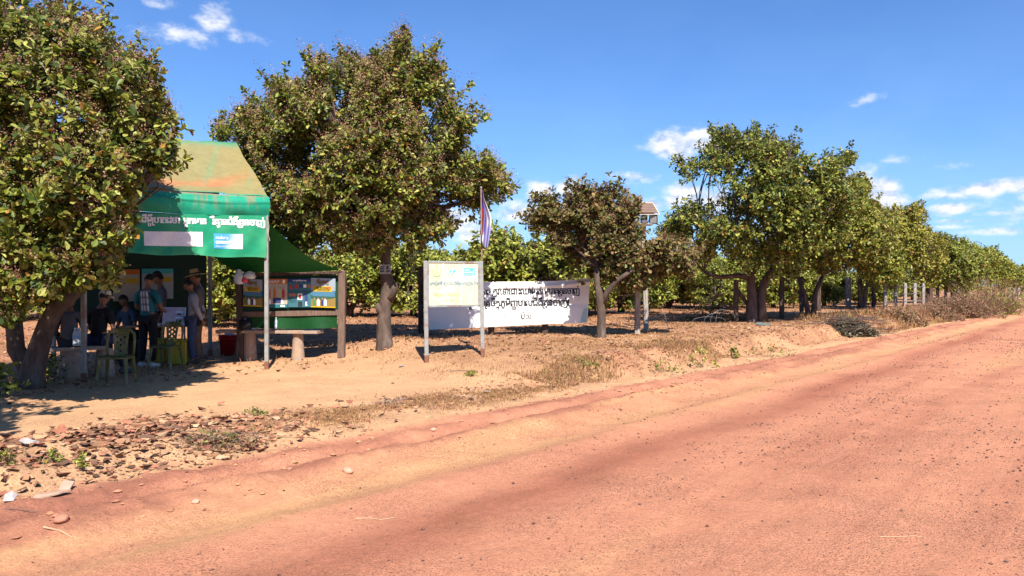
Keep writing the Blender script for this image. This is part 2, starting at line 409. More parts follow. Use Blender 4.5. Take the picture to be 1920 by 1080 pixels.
# gravel on the road
n = 150000
x, y, u, v = scatter_uv(n, (0, 34), (-6, 6.6))
den = .10+.9*sm(.45, .62, fbm(u*.35, v*1.3, 0, 80, 3))*sm(.3, .6, fbm(u*1.5, v*3, 0, 81, 2)); den = den*(1-.72*sm(2.6, 4.4, v)); r = np.hypot(x, y)
k = visible(x, y) & (RNG.random(n) < den); x, y, r = x[k], y[k], r[k]
x2, y2, u2, v2 = scatter_uv(110000, (0, 15), (-5, 5)); k = visible(x2, y2) & (RNG.random(len(x2)) < (.12+.88*sm(.42, .6, fbm(u2*.5+3, v2*1.2, 0, 82, 3)))*(1-.8*sm(2.6, 4, v2))); x2, y2 = x2[k], y2[k]
s = .0022+.0105*RNG.random(len(x))**6.0; s = s*(1+.035*r)
x = np.concatenate([x, x2]); y = np.concatenate([y, y2]); s = np.concatenate([s, .0022+.0032*RNG.random(len(x2))])
rocks('road_gravel', x, y, s, colmix(len(x), [(.17, .075, .055), (.11, .06, .05), (.27, .12, .08), (.09, .06, .055)], .3), .75, 'dark red laterite gravel strewn over the dirt road')
def flats(name, x, y, s, cols, tilt=.5, lift=.01, label=None, asp=.6, m=None, curl=.25):
    """curled flat leaves or flakes, one mesh"""
    n = len(x); z = ht(x, y)
    pr = np.array([(-1, 0), (-.35, .8), (.45, .75), (1, 0), (.45, -.8), (-.35, -.75)])
    P = pr[None]*(1+.6*(RNG.random((n, 6, 1))-.5))+.22*(RNG.random((n, 6, 2))-.5)
    X = P[:, :, 0]; Y = P[:, :, 1]*asp; Z = curl*(RNG.random((n, 1))*3-.6)*(X**2) + .25*RNG.random((n, 6))
    a = RNG.random(n)*6.283; ti = (RNG.random(n)-.5)*2*tilt; ca, sa = np.cos(a)[:, None], np.sin(a)[:, None]; ct, st = np.cos(ti)[:, None], np.sin(ti)[:, None]
    Y2 = Y*ct-Z*st; Z2 = Y*st+Z*ct; X3 = X*ca-Y2*sa; Y3 = X*sa+Y2*ca
    S = s[:, None]; V = np.stack([X3*S+x[:, None], Y3*S+y[:, None], Z2*S+z[:, None]+lift+.35*np.abs(st)*S], 2).reshape(-1, 3)
    b = np.arange(n)[:, None]*6
    Q = np.concatenate([b+np.array([[0, 3, 2, 1]]), b+np.array([[0, 5, 4, 3]])])
    me = mesh_np(name, V, [Q], [m or M_DRY], np.repeat(cols, 6, 0)); return tag(link(name, me), label, None, None, 'stuff')
LITP = [(.29, .14, .08), (.20, .095, .055), (.38, .20, .11), (.13, .07, .045), (.42, .26, .15), (.33, .13, .08)]
# leaf litter: the roadside heap, the yard edge, the bank and under the trees
xs = []; 
x, y, u, v = scatter_uv(34000, (.3, 7.5), (6.4, 9.3)); k = visible(x, y) & (RNG.random(len(x)) < gs(v, 7.65, .85)*(1-.96*sm(3.6, 6.0, u+1.5*(vn(x*2, y*2, 0, 95)-.5)))*(.35+.65*sm(.35, .55, fbm(x*1.8, y*1.8, 0, 96, 2)))); xs.append((x[k], y[k], .012+.050*RNG.random(k.sum())**2.6))
x, y, u, v = scatter_uv(9000, (5, 13), (6.7, 8.6)); k = visible(x, y) & (RNG.random(len(x)) < .45*gs(v, 7.4, .4)*sm(.4, .6, vn(x*2, y*2, 0, 3))); xs.append((x[k], y[k], .012+.022*RNG.random(k.sum())))
x, y, u, v = scatter_uv(3600, (11, 30), (7, 14)); k = visible(x, y); xs.append((x[k], y[k], .02+.03*RNG.random(k.sum())))
x, y, u, v = scatter_uv(2600, (0, 11), (7.5, 14)); k = visible(x, y) & (RNG.random(len(x)) < .02+.9*sm(-5.6, -7.0, x)); xs.append((x[k], y[k], .018+.02*RNG.random(k.sum())))
x, y, u, v = scatter_uv(11000, (4, 45), (12, 30)); k = visible(x, y); xs.append((x[k], y[k], .025+.03*RNG.random(k.sum())))
x = np.concatenate([a[0] for a in xs]); y = np.concatenate([a[1] for a in xs]); s = np.concatenate([a[2] for a in xs])
flats('fallen_leaves', x, y, s, colmix(len(x), LITP, .3), .95, .004, 'dry brown fallen leaves lying along the verge and under the trees')
# clods and flakes of laterite
x, y, u, v = scatter_uv(14000, (.3, 30), (5.3, 8.2)); k = visible(x, y) & (RNG.random(len(x)) < .12+.9*gs(v, 7.4, .5)*(sm(8, 10, u)+1.5*gs(u, 3, 2.4))+.10*gs(v, 6, .35)); x, y = x[k], y[k]
rocks('clods', x, y, .007+.034*RNG.random(len(x))**3, colmix(len(x), [(.42, .18, .10), (.30, .13, .075), (.46, .23, .12)], .15), .5, 'crumbled orange laterite clods along the road verge')
# dry grass
def blades(name, x, y, L, w, cols, lean=.5, label=None):
    n = len(x); z = ht(x, y); a = RNG.random(n)*6.283; le = lean*(RNG.random(n)+.2); b = RNG.random(n)*6.283
    dx, dy = np.cos(a)*w, np.sin(a)*w; tx, ty = np.cos(b)*L*le, np.sin(b)*L*le
    V = np.stack([np.stack([x-dx, y-dy, z-.01], 1), np.stack([x+dx, y+dy, z-.01], 1),
                  np.stack([x+dx*.7+tx*.4, y+dy*.7+ty*.4, z+L*.55], 1), np.stack([x+tx, y+ty, z+L*np.clip(1-le*.5, .3, 1)], 1), np.stack([x-dx*.7+tx*.4, y-dy*.7+ty*.4, z+L*.55], 1)], 1).reshape(-1, 3)
    Q = np.arange(n)[:, None]*5+np.array([[0, 1, 2, 3, 4]])
    me = mesh_np(name, V, [Q], [M_DRY], np.repeat(cols, 5, 0)); return tag(link(name, me), label, None, None, 'stuff')
GP = [(.36, .18, .085), (.27, .125, .065), (.44, .25, .12), (.19, .09, .05), (.28, .19, .07)]
X = []
def gadd(x, y, L, W_): X.append(np.stack([x, y, L, W_], 1))
x, y, u, v = scatter_uv(90000, (9, 34), (7.0, 13)); cl = fbm(x*1.7, y*1.7, 0, 91, 3); k = visible(x, y) & (RNG.random(len(x)) < sm(8.5, 12, u+2*(cl-.5))*sm(.35, .6, cl)*sm(7.0, 7.4, v)); gadd(x[k], y[k], .02+.05*RNG.random(k.sum())**2, .003+.003*RNG.random(k.sum()))
x, y, u, v = scatter_uv(26000, (10, 17), (7.0, 8.5)); k = visible(x, y) & (RNG.random(len(x)) < gs(v, 7.5, .5)*sm(.4, .55, fbm(x*1.2, y*1.2, 0, 92, 2))); gadd(x[k], y[k], .04+.09*RNG.random(k.sum()), .003+.003*RNG.random(k.sum()))
x, y, u, v = scatter_uv(80000, (3.0, 10), (6.6, 8.6)); k = visible(x, y) & (RNG.random(len(x)) < gs(v, 7.35, .4)*sm(.35, .6, fbm(x*1.5, y*1.5, 0, 93, 3))*sm(4, 6, u)); gadd(x[k], y[k], .02+.04*RNG.random(k.sum()), .002+.002*RNG.random(k.sum()))
x, y, u, v = scatter_uv(60000, (4, 60), (12.5, 36)); k = visible(x, y) & (RNG.random(len(x)) < sm(.4, .6, fbm(x*.8, y*.8, 0, 94, 3))); gadd(x[k], y[k], .05+.1*RNG.random(k.sum()), .005+.004*RNG.random(k.sum()))
x, y, u, v = scatter_uv(16000, (28, 70), (6.6, 9.8)); k = visible(x, y); gadd(x[k], y[k], .12+.3*RNG.random(k.sum()), .006+.006*RNG.random(k.sum()))
G = np.concatenate(X)
blades('dry_grass', G[:, 0], G[:, 1], G[:, 2], G[:, 3], colmix(len(G), GP, .25), .8, 'short dry straw coloured grass on the bank and orchard floor')

# ---------------------------------------------------------------- trees
def frame(D):
    up = np.where(np.abs(D[:, 2:3]) < .9, np.array([[0, 0, 1.]]), np.array([[1., 0, 0]]))
    A = np.cross(D, up); A /= np.linalg.norm(A, axis=1, keepdims=True)+1e-9; return A, np.cross(D, A)
def leaf_mesh(P, D, nl, L, rng, pal, pw, k5=True, cn=None, droop=0.0):
    n = len(P); A, B = frame(D)
    P = np.repeat(P, nl, 0); D = np.repeat(D, nl, 0); A = np.repeat(A, nl, 0); B = np.repeat(B, nl, 0); m = len(P)
    a = rng.random(m)*6.283; th = np.radians(rng.uniform(30, 105, m))
    R = A*np.cos(a)[:, None]+B*np.sin(a)[:, None]
    ax = D*np.cos(th)[:, None]+R*np.sin(th)[:, None]; no = D*np.sin(th)[:, None]-R*np.cos(th)[:, None]
    ax += .25*(rng.random((m, 3))-.5); ax[:, 2] -= droop; ax /= np.linalg.norm(ax, axis=1, keepdims=True)
    no = np.where(no[:, 2:3] < 0, -no, no); no += .7*(rng.random((m, 3))-.5)+np.array([0, -.25, .55]); wi = np.cross(ax, no); wi /= np.linalg.norm(wi, axis=1, keepdims=True); no = np.cross(wi, ax)
    l = L*(.6+.6*rng.random(m))[:, None]; w = l*(.52+.16*rng.random(m))[:, None]
    b = P + D*(rng.random((m, 1))-.75)*L*1.2 + ax*.15*l
    fo = (.05+.2*rng.random((m, 1)))*l
    if k5: prof = [(.28, .27), (.66, .5), (.93, .34)]
    else: prof = [(.38, .38), (.82, .45)]
    cols = [b]; 
    for t, q in prof: cols.append(b+ax*t*l+wi*q*w+no*fo*q*2)
    cols.append(b+ax*l*1.02-no*fo*.3)
    for t, q in prof[::-1]: cols.append(b+ax*t*l-wi*q*w+no*fo*q*2)
    V = np.stack(cols, 1); nv = V.shape[1]; V = V.reshape(-1, 3)
    base = np.arange(m)[:, None]*nv; h = nv//2
    Q = np.concatenate([base+np.array([list(range(0, h+1))]), base+np.array([[0]+list(range(h, nv))])])
    pal = np.array(pal); kk = rng.choice(len(pal), m, p=pw); c = pal[kk]
    if cn is not None: c = c*np.repeat(cn, nl, 0)[:, None]
    c = c*(1+.3*(rng.random((m, 1))-.5)) 
    return V, Q, np.repeat(np.clip(c, 0, 1), nv, 0)
def panicles(P, D, nb, size, rng, pal):
    n = len(P); A, B = frame(D); m = n*nb
    P = np.repeat(P, nb, 0); D = np.repeat(D, nb, 0); A = np.repeat(A, nb, 0); B = np.repeat(B, nb, 0)
    t = rng.random((m, 1)); a = rng.random((m, 1))*6.283; r = (.15+.55*rng.random((m, 1)))*size*(.25+t)
    c = P + D*(.02+t*size*1.5) + (A*np.cos(a)+B*np.sin(a))*r
    s = size*.09*(.6+.8*rng.random((m, 1, 1)))
    off = rng.normal(size=(m, 2, 3)); off /= np.linalg.norm(off, axis=2, keepdims=True)
    V = np.stack([c-off[:, 0]*s[:, 0], c-off[:, 1]*s[:, 0]*.8, c+off[:, 0]*s[:, 0], c+off[:, 1]*s[:, 0]*.8], 1).reshape(-1, 3)
    Q = np.arange(m)[:, None]*4+np.array([[0, 1, 2, 3]])
    pal = np.array(pal); cc = pal[rng.integers(0, len(pal), n)]; cc = np.repeat(cc, nb, 0)*(1+.4*(rng.random((m, 1))-.5))
    return V, Q, np.repeat(np.clip(cc, 0, 1), 4, 0)
def twigs(P0, P1, r):
    """three sided slim tubes from P0 to P1"""
    d = P1-P0; L = np.linalg.norm(d, axis=1, keepdims=True)+1e-6; A, B = frame(d/L); n = len(P0); V = []
    for P, rr in ((P0, r), (P1, r*.45)):
        for k in range(3):
            a = k*2.094; V.append(P+(A*math.cos(a)+B*math.sin(a))*rr)
    V = np.stack(V, 1).reshape(-1, 3); b = np.arange(n)[:, None]*6
    Q = np.concatenate([b+np.array([[k, (k+1) % 3, 3+(k+1) % 3, 3+k]]) for k in range(3)])
    return V, Q
PAL_G = [(.045, .075, .012), (.115, .145, .02), (.235, .25, .034), (.38, .37, .085), (.38, .20, .035)]
PW_G = [.20, .34, .30, .13, .03]
PAL_Y = [(.08, .115, .015), (.19, .225, .028), (.31, .32, .045), (.44, .42, .09), (.34, .19, .05)]
PW_Y = [.16, .34, .32, .14, .04]
PAL_B = [(.055, .07, .014), (.16, .11, .038), (.14, .15, .028), (.22, .15, .055), (.32, .21, .08)]
PW_B = [.25, .26, .22, .18, .09]
BLO = [(.30, .15, .10), (.20, .09, .065), (.40, .24, .15), (.30, .22, .10)]
def limb(p, q, r0, r1, rng, sag=.12, n=7):
    p, q = np.array(p, float), np.array(q, float); L = np.linalg.norm(q-p); o = (rng.random(3)-.5)*L*sag; o[2] += L*.06
    o2 = (rng.random(3)-.5)*L*sag*.6
    t = np.linspace(0, 1, n); pts = [p+(q-p)*k+o*math.sin(math.pi*k)+o2*math.sin(2*math.pi*k) for k in t]
    return pts, [r0+(r1-r0)*k**.8 for k in t]
def tree(name, label, base, D, blobs, depthR, trunks, ntips, L, nl, pal, pw, pan, seed, group='cashew trees along the roadside', thr=.42, nsc=1.3, k5=True, pansize=.13, panb=22, hubs=None, droop=.1, ragged=2.2, ef=2.3, tint=(1, 1, 1)):
    rng = np.random.default_rng(seed); root = thing(name, label, 'tree', tuple(base), group=group); base = np.array(base, float)
    bx = np.array([[(p-960)/F*D, ZC+(HZ-q)/F*D, r/F*D] for p, q, r in blobs])
    xc = (bx[:, 0].min()+bx[:, 0].max())/2; zc = (bx[:, 1].min()+bx[:, 1].max())/2
    RX = (bx[:, 0]+bx[:, 2]).max()-xc; RZ = (bx[:, 1]+bx[:, 2]).max()-zc
    def hd(X, Z): return depthR*np.sqrt(np.clip(1-((X-xc)/RX)**2*.95-((Z-zc)/RZ)**2*.7, .03, 1))
    m = int(ntips*3.2); pr = bx[:, 2]**1.9; k = rng.choice(len(bx), m, p=pr/pr.sum())
    a = rng.random(m)*6.283; rr = np.sqrt(rng.random(m))*bx[k, 2]
    X_ = bx[k, 0]+np.cos(a)*rr; Z_ = bx[k, 1]+np.sin(a)*rr
    t = np.sign(rng.random(m)-.5)*(rng.random(m)**.6)*hd(X_, Z_); Y_ = D+t
    X_ = X_*Y_/D; Z_ = ZC+(Z_-ZC)*Y_/D      # crown widens a little towards the back
    keep = fbm(X_*nsc, Y_*nsc, Z_*nsc, seed, 2) > thr
    xs_, zs_ = X_*D/Y_, ZC+(Z_-ZC)*D/Y_
    ero = np.clip(fbm(X_*ef, Y_*ef, Z_*ef, seed+5, 2)-.40, 0, 1)*ragged
    ins = np.full(m, -9.)
    for (bx0, bz0, br0) in bx: ins = np.maximum(ins, br0-np.hypot(xs_-bx0, zs_-bz0)-np.minimum(ero, .38*br0))
    keep &= ins > 0
    P = np.stack([X_, Y_, Z_], 1)[keep][:ntips]
    C0 = np.array([xc, D, zc-.3*RZ])
    Qn = (P-C0)/np.array([RX, depthR, RZ]); rad_ = np.linalg.norm(Qn, axis=1)*(.8+.4*rng.random(len(P)))
    outer = np.argsort(-rad_)[:max(20, int(len(P)*.14))]; outer = outer[rng.permutation(len(outer))][:max(16, int(len(P)*.034))]
    ext = []
    for i_ in outer:
        dd = P[i_]-C0; dd /= np.linalg.norm(dd)+1e-6; dd = dd+rng.normal(size=3)*.3+np.array([0, 0, .45]); dd /= np.linalg.norm(dd); Ls = .16+.34*rng.random()
        for kk_ in range(4): ext.append(P[i_]+dd*Ls*(kk_+1)/4+rng.normal(size=3)*.035)
    P = np.concatenate([P, np.array(ext)])
    Dv = (P-C0)/np.array([RX, depthR, RZ]); Dv /= np.linalg.norm(Dv, axis=1, keepdims=True)+1e-6
    Dv = Dv*.8+rng.normal(size=P.shape)*.45+np.array([0, 0, .45]); Dv /= np.linalg.norm(Dv, axis=1, keepdims=True)
    cn = .72+.56*fbm(P[:, 0]*2, P[:, 1]*2, P[:, 2]*2, seed+9, 2)
    Vs, Qs, Cs = leaf_mesh(P, Dv, nl, L, rng, pal, pw, k5, cn, droop)
    Cs = Cs*np.array(tint)
    fm = [np.zeros(len(Qs), int)]; faces = [Qs]; off = len(Vs)
    if pan > 0:
        pm = (fbm(P[:, 0]*.9, P[:, 1]*.9, P[:, 2]*.9, seed+3, 2) + .35*rng.random(len(P))) > (.84-pan*.6)
        V2, Q2, C2 = panicles(P[pm], Dv[pm]*.75+np.array([0, -.1, .45]), panb, pansize, rng, BLO)
        Vs = np.concatenate([Vs, V2]); faces.append(Q2+off); Cs = np.concatenate([Cs, C2]); fm.append(np.ones(len(Q2), int))
    me = mesh_np('crown', Vs-base, faces, [M_LEAF, M_BLOS], Cs, np.concatenate(fm))
    link('crown', me, root)
    # trunk, limbs, twigs
    mb = MB(); samples = []
    for tp, tr in trunks:
        pts = [np.array(p, float) for p in tp]
        mb.tube([p-base for p in pts], tr, 10)
    top = [np.array(tp[-1], float) for tp, tr in trunks]; tr_ = [tr[-1] for tp, tr in trunks]
    for j, (X0, Z0, r0) in enumerate(bx):
        w = min(range(len(top)), key=lambda i: abs(top[i][0]-X0)+.3*i)
        end = (X0+(rng.random()-.5)*r0*.3, D+(rng.random()-.5)*hd(np.array(X0), np.array(Z0))*1.1, Z0+.1*r0)
        pts, rad = limb(top[w], end, tr_[w]*.5, .014, rng, n=9)
        mb.tube([p-base for p in pts], rad, 6, cap=False); samples += pts[2:]
        for q in range(3):
            s0 = pts[rng.integers(3, 8)]; e = np.array(end)+(rng.random(3)-.5)*2*r0*.55
            p2, r2 = limb(s0, e, .022, .006, rng, n=6); mb.tube([p-base for p in p2], r2, 4, cap=False); samples += p2[1:]
    S = np.array(samples); nt_ = min(len(P), 1400); sel = P[rng.permutation(len(P))[:nt_]]
    d2 = ((sel[:, None]-S[None])**2).sum(2); near = S[d2.argmin(1)]; dv = near-sel; dl = np.linalg.norm(dv, axis=1, keepdims=True)
    P0 = sel+dv*np.minimum(1, .9/np.maximum(dl, .01)); TV, TQ = twigs(P0-base, sel-base, .007)
    nb = len(mb.v); me = bpy.data.meshes.new('trunk')
    me.from_pydata(mb.v+[tuple(p) for p in TV], [], mb.f+[tuple(int(i)+nb for i in q) for q in TQ]); me.materials.append(M_BARK)
    me.polygons.foreach_set('use_smooth', [True]*len(me.polygons)); link('trunk', me, root)
    return root

# big roadside tree at the left, with two stems
b1 = at(58, 728)
def pp(px, py, D): return tuple(P3(px, py, D))
D1 = b1[1]
tr1 = [([(b1[0], b1[1], b1[2]-.2), (b1[0], b1[1], b1[2]+.12), pp(72, 655, D1), pp(88, 608, D1), pp(108, 572, D1-.05), pp(150, 540, D1-.1)], [.24, .18, .15, .13, .12, .10]),
       ([(b1[0]-.2, b1[1]+.7, b1[2]-.2), pp(30, 655, D1+.7), pp(24, 580, D1+.7), pp(5, 480, D1+.6)], [.17, .13, .12, .09])]
tree('cashew_tree', 'big leafy tree at the left edge, its trunk leaning before the green tent', b1, D1-.7,
     [(50,130,100),(150,130,85),(225,160,75),(255,250,80),(120,290,130),(295,285,45),(172,370,88),(60,430,125),(195,455,50),(-90,250,180),(-110,480,120),
      (95,520,55),(20,550,42),(-60,100,110),(270,200,55),(238,340,42),(110,60,45),(40,50,45),(175,70,35),(232,445,18),(150,500,40),(205,495,22),(150,512,36),(45,548,38),(205,525,22),(8,585,28),(20,510,60),(-30,560,50)],
     2.3, tr1, 7000, .108, 8, PAL_G, PW_G, .62, 101, thr=.40, pansize=.12)
# neighbour of the left tree, just outside the view: its shade falls across the yard
nx_, ny_ = -6.2, 6.9
tree('cashew_tree', 'neighbouring tree just outside the left edge that shades the yard corner', (nx_, ny_, h1(nx_, ny_)), ny_,
     [(960+(nx_+a)/ny_*F, HZ-(z-ZC)/ny_*F, r/ny_*F) for a, z, r in ((0, 2.9, .95), (.35, 2.3, .7), (-.9, 2.7, 1.1), (.3, 3.5, .7), (-.4, 4.0, .8), (-1.5, 3.4, .9))],
     1.2, [([(nx_, ny_, h1(nx_, ny_)-.1), (nx_, ny_, .6), (nx_+.1, ny_, 1.4), (nx_, ny_, 2.0)], [.2, .15, .13, .11])], 1500, .118, 7, PAL_G, PW_G, .5, 111, k5=False)
# second tree between the tent and the notice board
b2 = at(721, 652); D2 = b2[1]
tr2 = [([(b2[0], b2[1], b2[2]-.2), (b2[0], b2[1], b2[2]+.02), pp(720, 610, D2), pp(721, 575, D2), pp(728, 535, D2), pp(722, 505, D2), pp(724, 470, D2), pp(733, 430, D2)], [.24, .18, .15, .13, .14, .11, .10, .09]),
       ([pp(722, 590, D2), pp(712, 578, D2-.03), pp(706, 570, D2-.03)], [.12, .1, .05]),
       ([pp(730, 560, D2), pp(738, 538, D2), pp(742, 530, D2)], [.13, .1, .07])]
tree('cashew_tree', 'tall spreading tree with a knotted trunk between poster board and yellow sign', b2, D2+.7,
     [(640,215,95),(740,200,80),(747,92,22),(742,118,28),(738,140,34),(795,150,40),(830,200,35),(560,230,72),(470,270,58),(415,248,22),(520,340,90),(640,340,115),(760,320,105),(850,250,48),
      (870,330,60),(930,335,36),(945,370,22),(895,375,40),(760,400,70),(650,420,60),(530,405,60),(600,130,24),(650,135,26),(580,455,25),(820,420,38),(700,165,40),(540,180,35),(480,215,30),(455,330,50),(690,460,30),(690,140,34),(780,450,25),(560,450,30)],
     2.3, tr2[:1], 9000, .112, 8, PAL_G, PW_G, .55, 202, ragged=3.0, thr=.415, pansize=.15, nsc=1.2)
kn = MB()
for tp, tr in tr2[1:]: kn.tube([Vector(p)-Vector(b2) for p in tp], tr, 10)
TREE2 = [o for o in COL.objects if o.name.startswith('cashew_tree')][-1]
kn.build('knot', M_BARK, TREE2, True)
# brownish tree by the right end of the white banner
b3 = at(1127, 633); D3 = b3[1]
tr3 = [([(b3[0], b3[1], b3[2]-.2), (b3[0], b3[1], b3[2]), pp(1128, 590, D3), pp(1125, 560, D3), pp(1120, 530, D3), pp(1118, 500, D3)], [.15, .12, .1, .1, .07, .06]),
       ([pp(1127, 570, D3), pp(1140, 545, D3), pp(1158, 525, D3-.2), pp(1180, 510, D3-.3)], [.09, .07, .055, .045])]
tree('cashew_tree', 'small brown-leaved tree with a forked trunk at the right end of the white banner', b3, D3+.85,
     [(1030,400,34),(1085,395,42),(1140,400,42),(1168,412,26),(1188,398,20),(1100,450,50),(1160,470,50),(1235,490,40),(1285,485,40),(1060,440,35),(1180,510,35),(1250,455,18),(1194,434,22),(1222,474,22),(1010,420,18),(1110,370,22),(1300,500,26),(1210,520,30),(1120,488,36),(1088,480,28),(1105,505,26),(1172,522,28),(1200,500,30),(1130,505,24),(1150,500,30),(1140,455,34)],
     1.3, tr3, 3600, .115, 7, PAL_B, PW_B, .5, 303, ragged=1.3, thr=.43, nsc=1.5, pansize=.11, panb=16)
# big tree right of centre
b4 = at(1408, 605); D4 = b4[1]
tr4 = [([(b4[0], b4[1], b4[2]-.2), (b4[0], b4[1], b4[2]), pp(1410, 560, D4), pp(1408, 520, D4), pp(1405, 490, D4)], [.3, .21, .16, .13, .11]),
       ([(b4[0]+.45, b4[1]+.2, b4[2]-.1), pp(1426, 560, D4+.2), pp(1432, 530, D4+.2), pp(1455, 495, D4)], [.2, .15, .13, .10]),
       ([pp(1402, 520, D4), pp(1385, 517, D4), pp(1350, 520, D4), pp(1320, 510, D4)], [.11, .09, .075, .05])]
tree('cashew_tree', 'tallest green tree right of centre with several thick stems beside a dark post', b4, D4,
     [(1262,425,30),(1250,452,24),(1375,262,26),(1345,262,16),(1425,275,30),(1518,322,34),(1512,380,50),(1335,305,40),(1290,322,24),(1400,330,70),(1480,330,60),(1465,280,26),(1560,305,28),(1590,300,16),(1540,365,70),(1450,410,90),(1340,425,55),
      (1290,400,34),(1390,465,50),(1530,440,60),(1580,380,45),(1275,440,30),(1320,470,32),(1470,480,45)],
     3.0, tr4, 7000, .125, 7, PAL_G, [.22, .36, .28, .12, .02], .28, 404, thr=.43, k5=False, nsc=1.0, pansize=.12, panb=10, ragged=3.6, ef=1.3)
def easy_tree(px, py, blobs, depthR, ntips, L, pal, pw, seed, label, thr=.38, D=None, pan=.3):
    b = at(px, py) if D is None else ((px-960)/F*D, D, h1((px-960)/F*D, D)); D = b[1]; zb = b[2]
    j = random.Random(seed)
    tops = [(j.uniform(-.5, -.2), 1.5), (j.uniform(.2, .5), 1.6)]
    tr = [([(b[0]+dx*.2, b[1], zb-.2), (b[0]+dx*.25, b[1], zb+.3), (b[0]+dx*.5, b[1]+.1, zb+1.0), (b[0]+dx, b[1], zb+hh)], [.14, .10, .09, .07]) for dx, hh in tops]
    return tree('cashew_tree', label, b, D, blobs, depthR, tr, ntips, L, 6, pal, pw, pan, seed, thr=thr, k5=False, nsc=.9, panb=8, pansize=.15, ragged=4.5, ef=.95, tint=((1, 1, 1), (.88, .86, .9), (1.02, .90, .9), (.82, .84, .85))[seed % 4])
easy_tree(1520, 597, [(1500,400,45),(1560,370,45),(1600,390,50),(1640,430,50),(1520,420,60),(1600,460,60),(1650,480,50),(1540,480,50),(1500,470,45),(1610,350,20)], 3.0, 5200, .14, PAL_Y, PW_Y, 505, 'yellow-green tree with a forked trunk just right of the tallest tree')
easy_tree(1618, 580, [(1690,415,32),(1715,400,18),(1670,440,50),(1640,470,60),(1700,470,50),(1740,500,40),(1660,510,35),(1720,430,25),(1620,430,40),(1740,470,35)], 3.4, 4600, .16, PAL_Y, PW_Y, 506, 'yellow-green roadside tree with a tuft of leaves leaning right above its crown')
easy_tree(1735, 568, [(1770,480,38),(1800,480,34),(1750,500,38),(1800,520,36),(1840,500,30),(1740,470,28),(1770,465,22)], 3.4, 3200, .19, PAL_Y, PW_Y, 507, 'rounded roadside tree behind the row of pale fence posts')
easy_tree(1810, 562, [(1820,476,28),(1850,488,28),(1790,478,28),(1860,500,30),(1830,515,30),(1880,505,25)], 4, 2400, .22, PAL_Y, PW_Y, 508, 'rounded tree farther along the road above the dry shrubs')
easy_tree(1880, 556, [(1880,500,20),(1895,508,20),(1905,520,25),(1870,520,25),(1920,530,22)], 4, 1500, .26, PAL_Y, PW_Y, 509, 'farthest roadside tree at the right edge of the row')
easy_tree(1960, 552, [(1950,520,22),(1980,515,26),(2010,518,26)], 4, 1200, .28, PAL_G, PW_G, 510, 'dark distant tree cut by the right edge of the view', D=95)

# orchard trees behind the fence: three models, copied
def model(seed, label):
    rng = np.random.default_rng(seed); bl = []
    D = 30.0; pxm = F/D
    for k in range(9):
        a = rng.uniform(-1.5, 1.5); z = rng.uniform(1.1, 2.7-.35*abs(a)); bl.append((960+a*pxm, HZ-(z-ZC)*pxm, rng.uniform(.55, .85)*pxm))
    bl += [(960+a*pxm, HZ-(.75-ZC)*pxm, .5*pxm) for a in (-1.5, -.7, .6, 1.4)]
    t = [([(0, D, -.1), (.05*s_, D, .3), (.35*s_, D+.1, .9), (.6*s_, D, 1.4)], [.15, .12, .09, .07]) for s_ in (-1, 1)]
    o = tree('orchard_tree', label, (0, D, 0), D, bl, 1.8, t, 1500, .17, 6, PAL_Y, PW_Y, .25, seed, group='cashew trees in the orchard behind the fence', thr=.36, k5=False, nsc=1.1, panb=6, pansize=.16)
    return o
models = [model(s_, 'orchard tree') for s_ in (11, 12, 13)]
OG = [ # px, D, scale, label
 (395, 27, .98, 'yellow-green orchard tree seen between the tent post and the straw-hatted man'),
 (455, 24, .85, 'shaded orchard bush directly left of the poster board'),
 (560, 33, 1.0, 'orchard tree rising just behind the poster board'),
 (655, 31, 1.0, 'bright orchard tree left of the knotted trunk'),
 (775, 32, 1.02, 'bright orchard tree between the knotted trunk and the yellow sign'),
 (885, 30, 1.08, 'orchard tree directly behind the yellow sign'),
 (975, 28, 1.15, 'dense orchard tree behind the middle of the white banner'),
 (1060, 31, 1.05, 'orchard tree behind the right half of the white banner'),
 (1165, 35, 1.0, 'orchard tree seen behind the two pale gate posts'),
 (1255, 42, 1.0, 'orchard tree between the gate posts and the grey bare stem'),
 (1345, 40, .9, 'low orchard tree with a pale crooked stem left of the dark post'),
 (1450, 44, .95, 'low orchard tree seen between the stems right of the dark post'),
 (1545, 48, 1.0, 'low orchard tree behind the dark fence posts'),
 (1640, 54, 1.0, 'low orchard tree behind the pale fence posts'),
 (300, 30, 1.05, 'orchard tree hidden mostly behind the tent'),
 (170, 32, 1.0, 'orchard tree behind the benches at the left'),
 (30, 30, 1.0, 'orchard tree behind the trunk at the left edge')]
FAR = []
for i in range(26): FAR.append((-60+i*70, 50+7*math.sin(i*2.1), 1.05+.1*math.sin(i*1.3)))
for i in range(30): FAR.append((-80+i*64, 72+8*math.sin(i*1.7), 1.25+.15*math.sin(i*2.3)))
rr = random.Random(3)
first = True
for i, (px, D, sc_, lab) in enumerate(OG + [(a, b, c, None) for a, b, c in FAR]):
    mo = models[i % 3]
    o = mo if i < 3 else copy_tree(mo)
    x = (px-960)/F*D
    if lab is None and uv(x, D)[1] < 14: 
        for ch in list(o.children): bpy.data.objects.remove(ch)
        bpy.data.objects.remove(o); continue
    o.location = (x, D, h1(x, D)-.03); o.rotation_euler = (0, 0, rr.uniform(0, 6.28)); s_ = sc_*rr.uniform(.94, 1.06)*(.8 if px > 1450 else 1); o.scale = (s_*1.05, s_*1.05, s_)
    o['label'] = lab or ('one of the far low cashew trees in the rows beyond the nearest orchard trees')
    if lab is None: o['group'] = 'far rows of cashew trees'

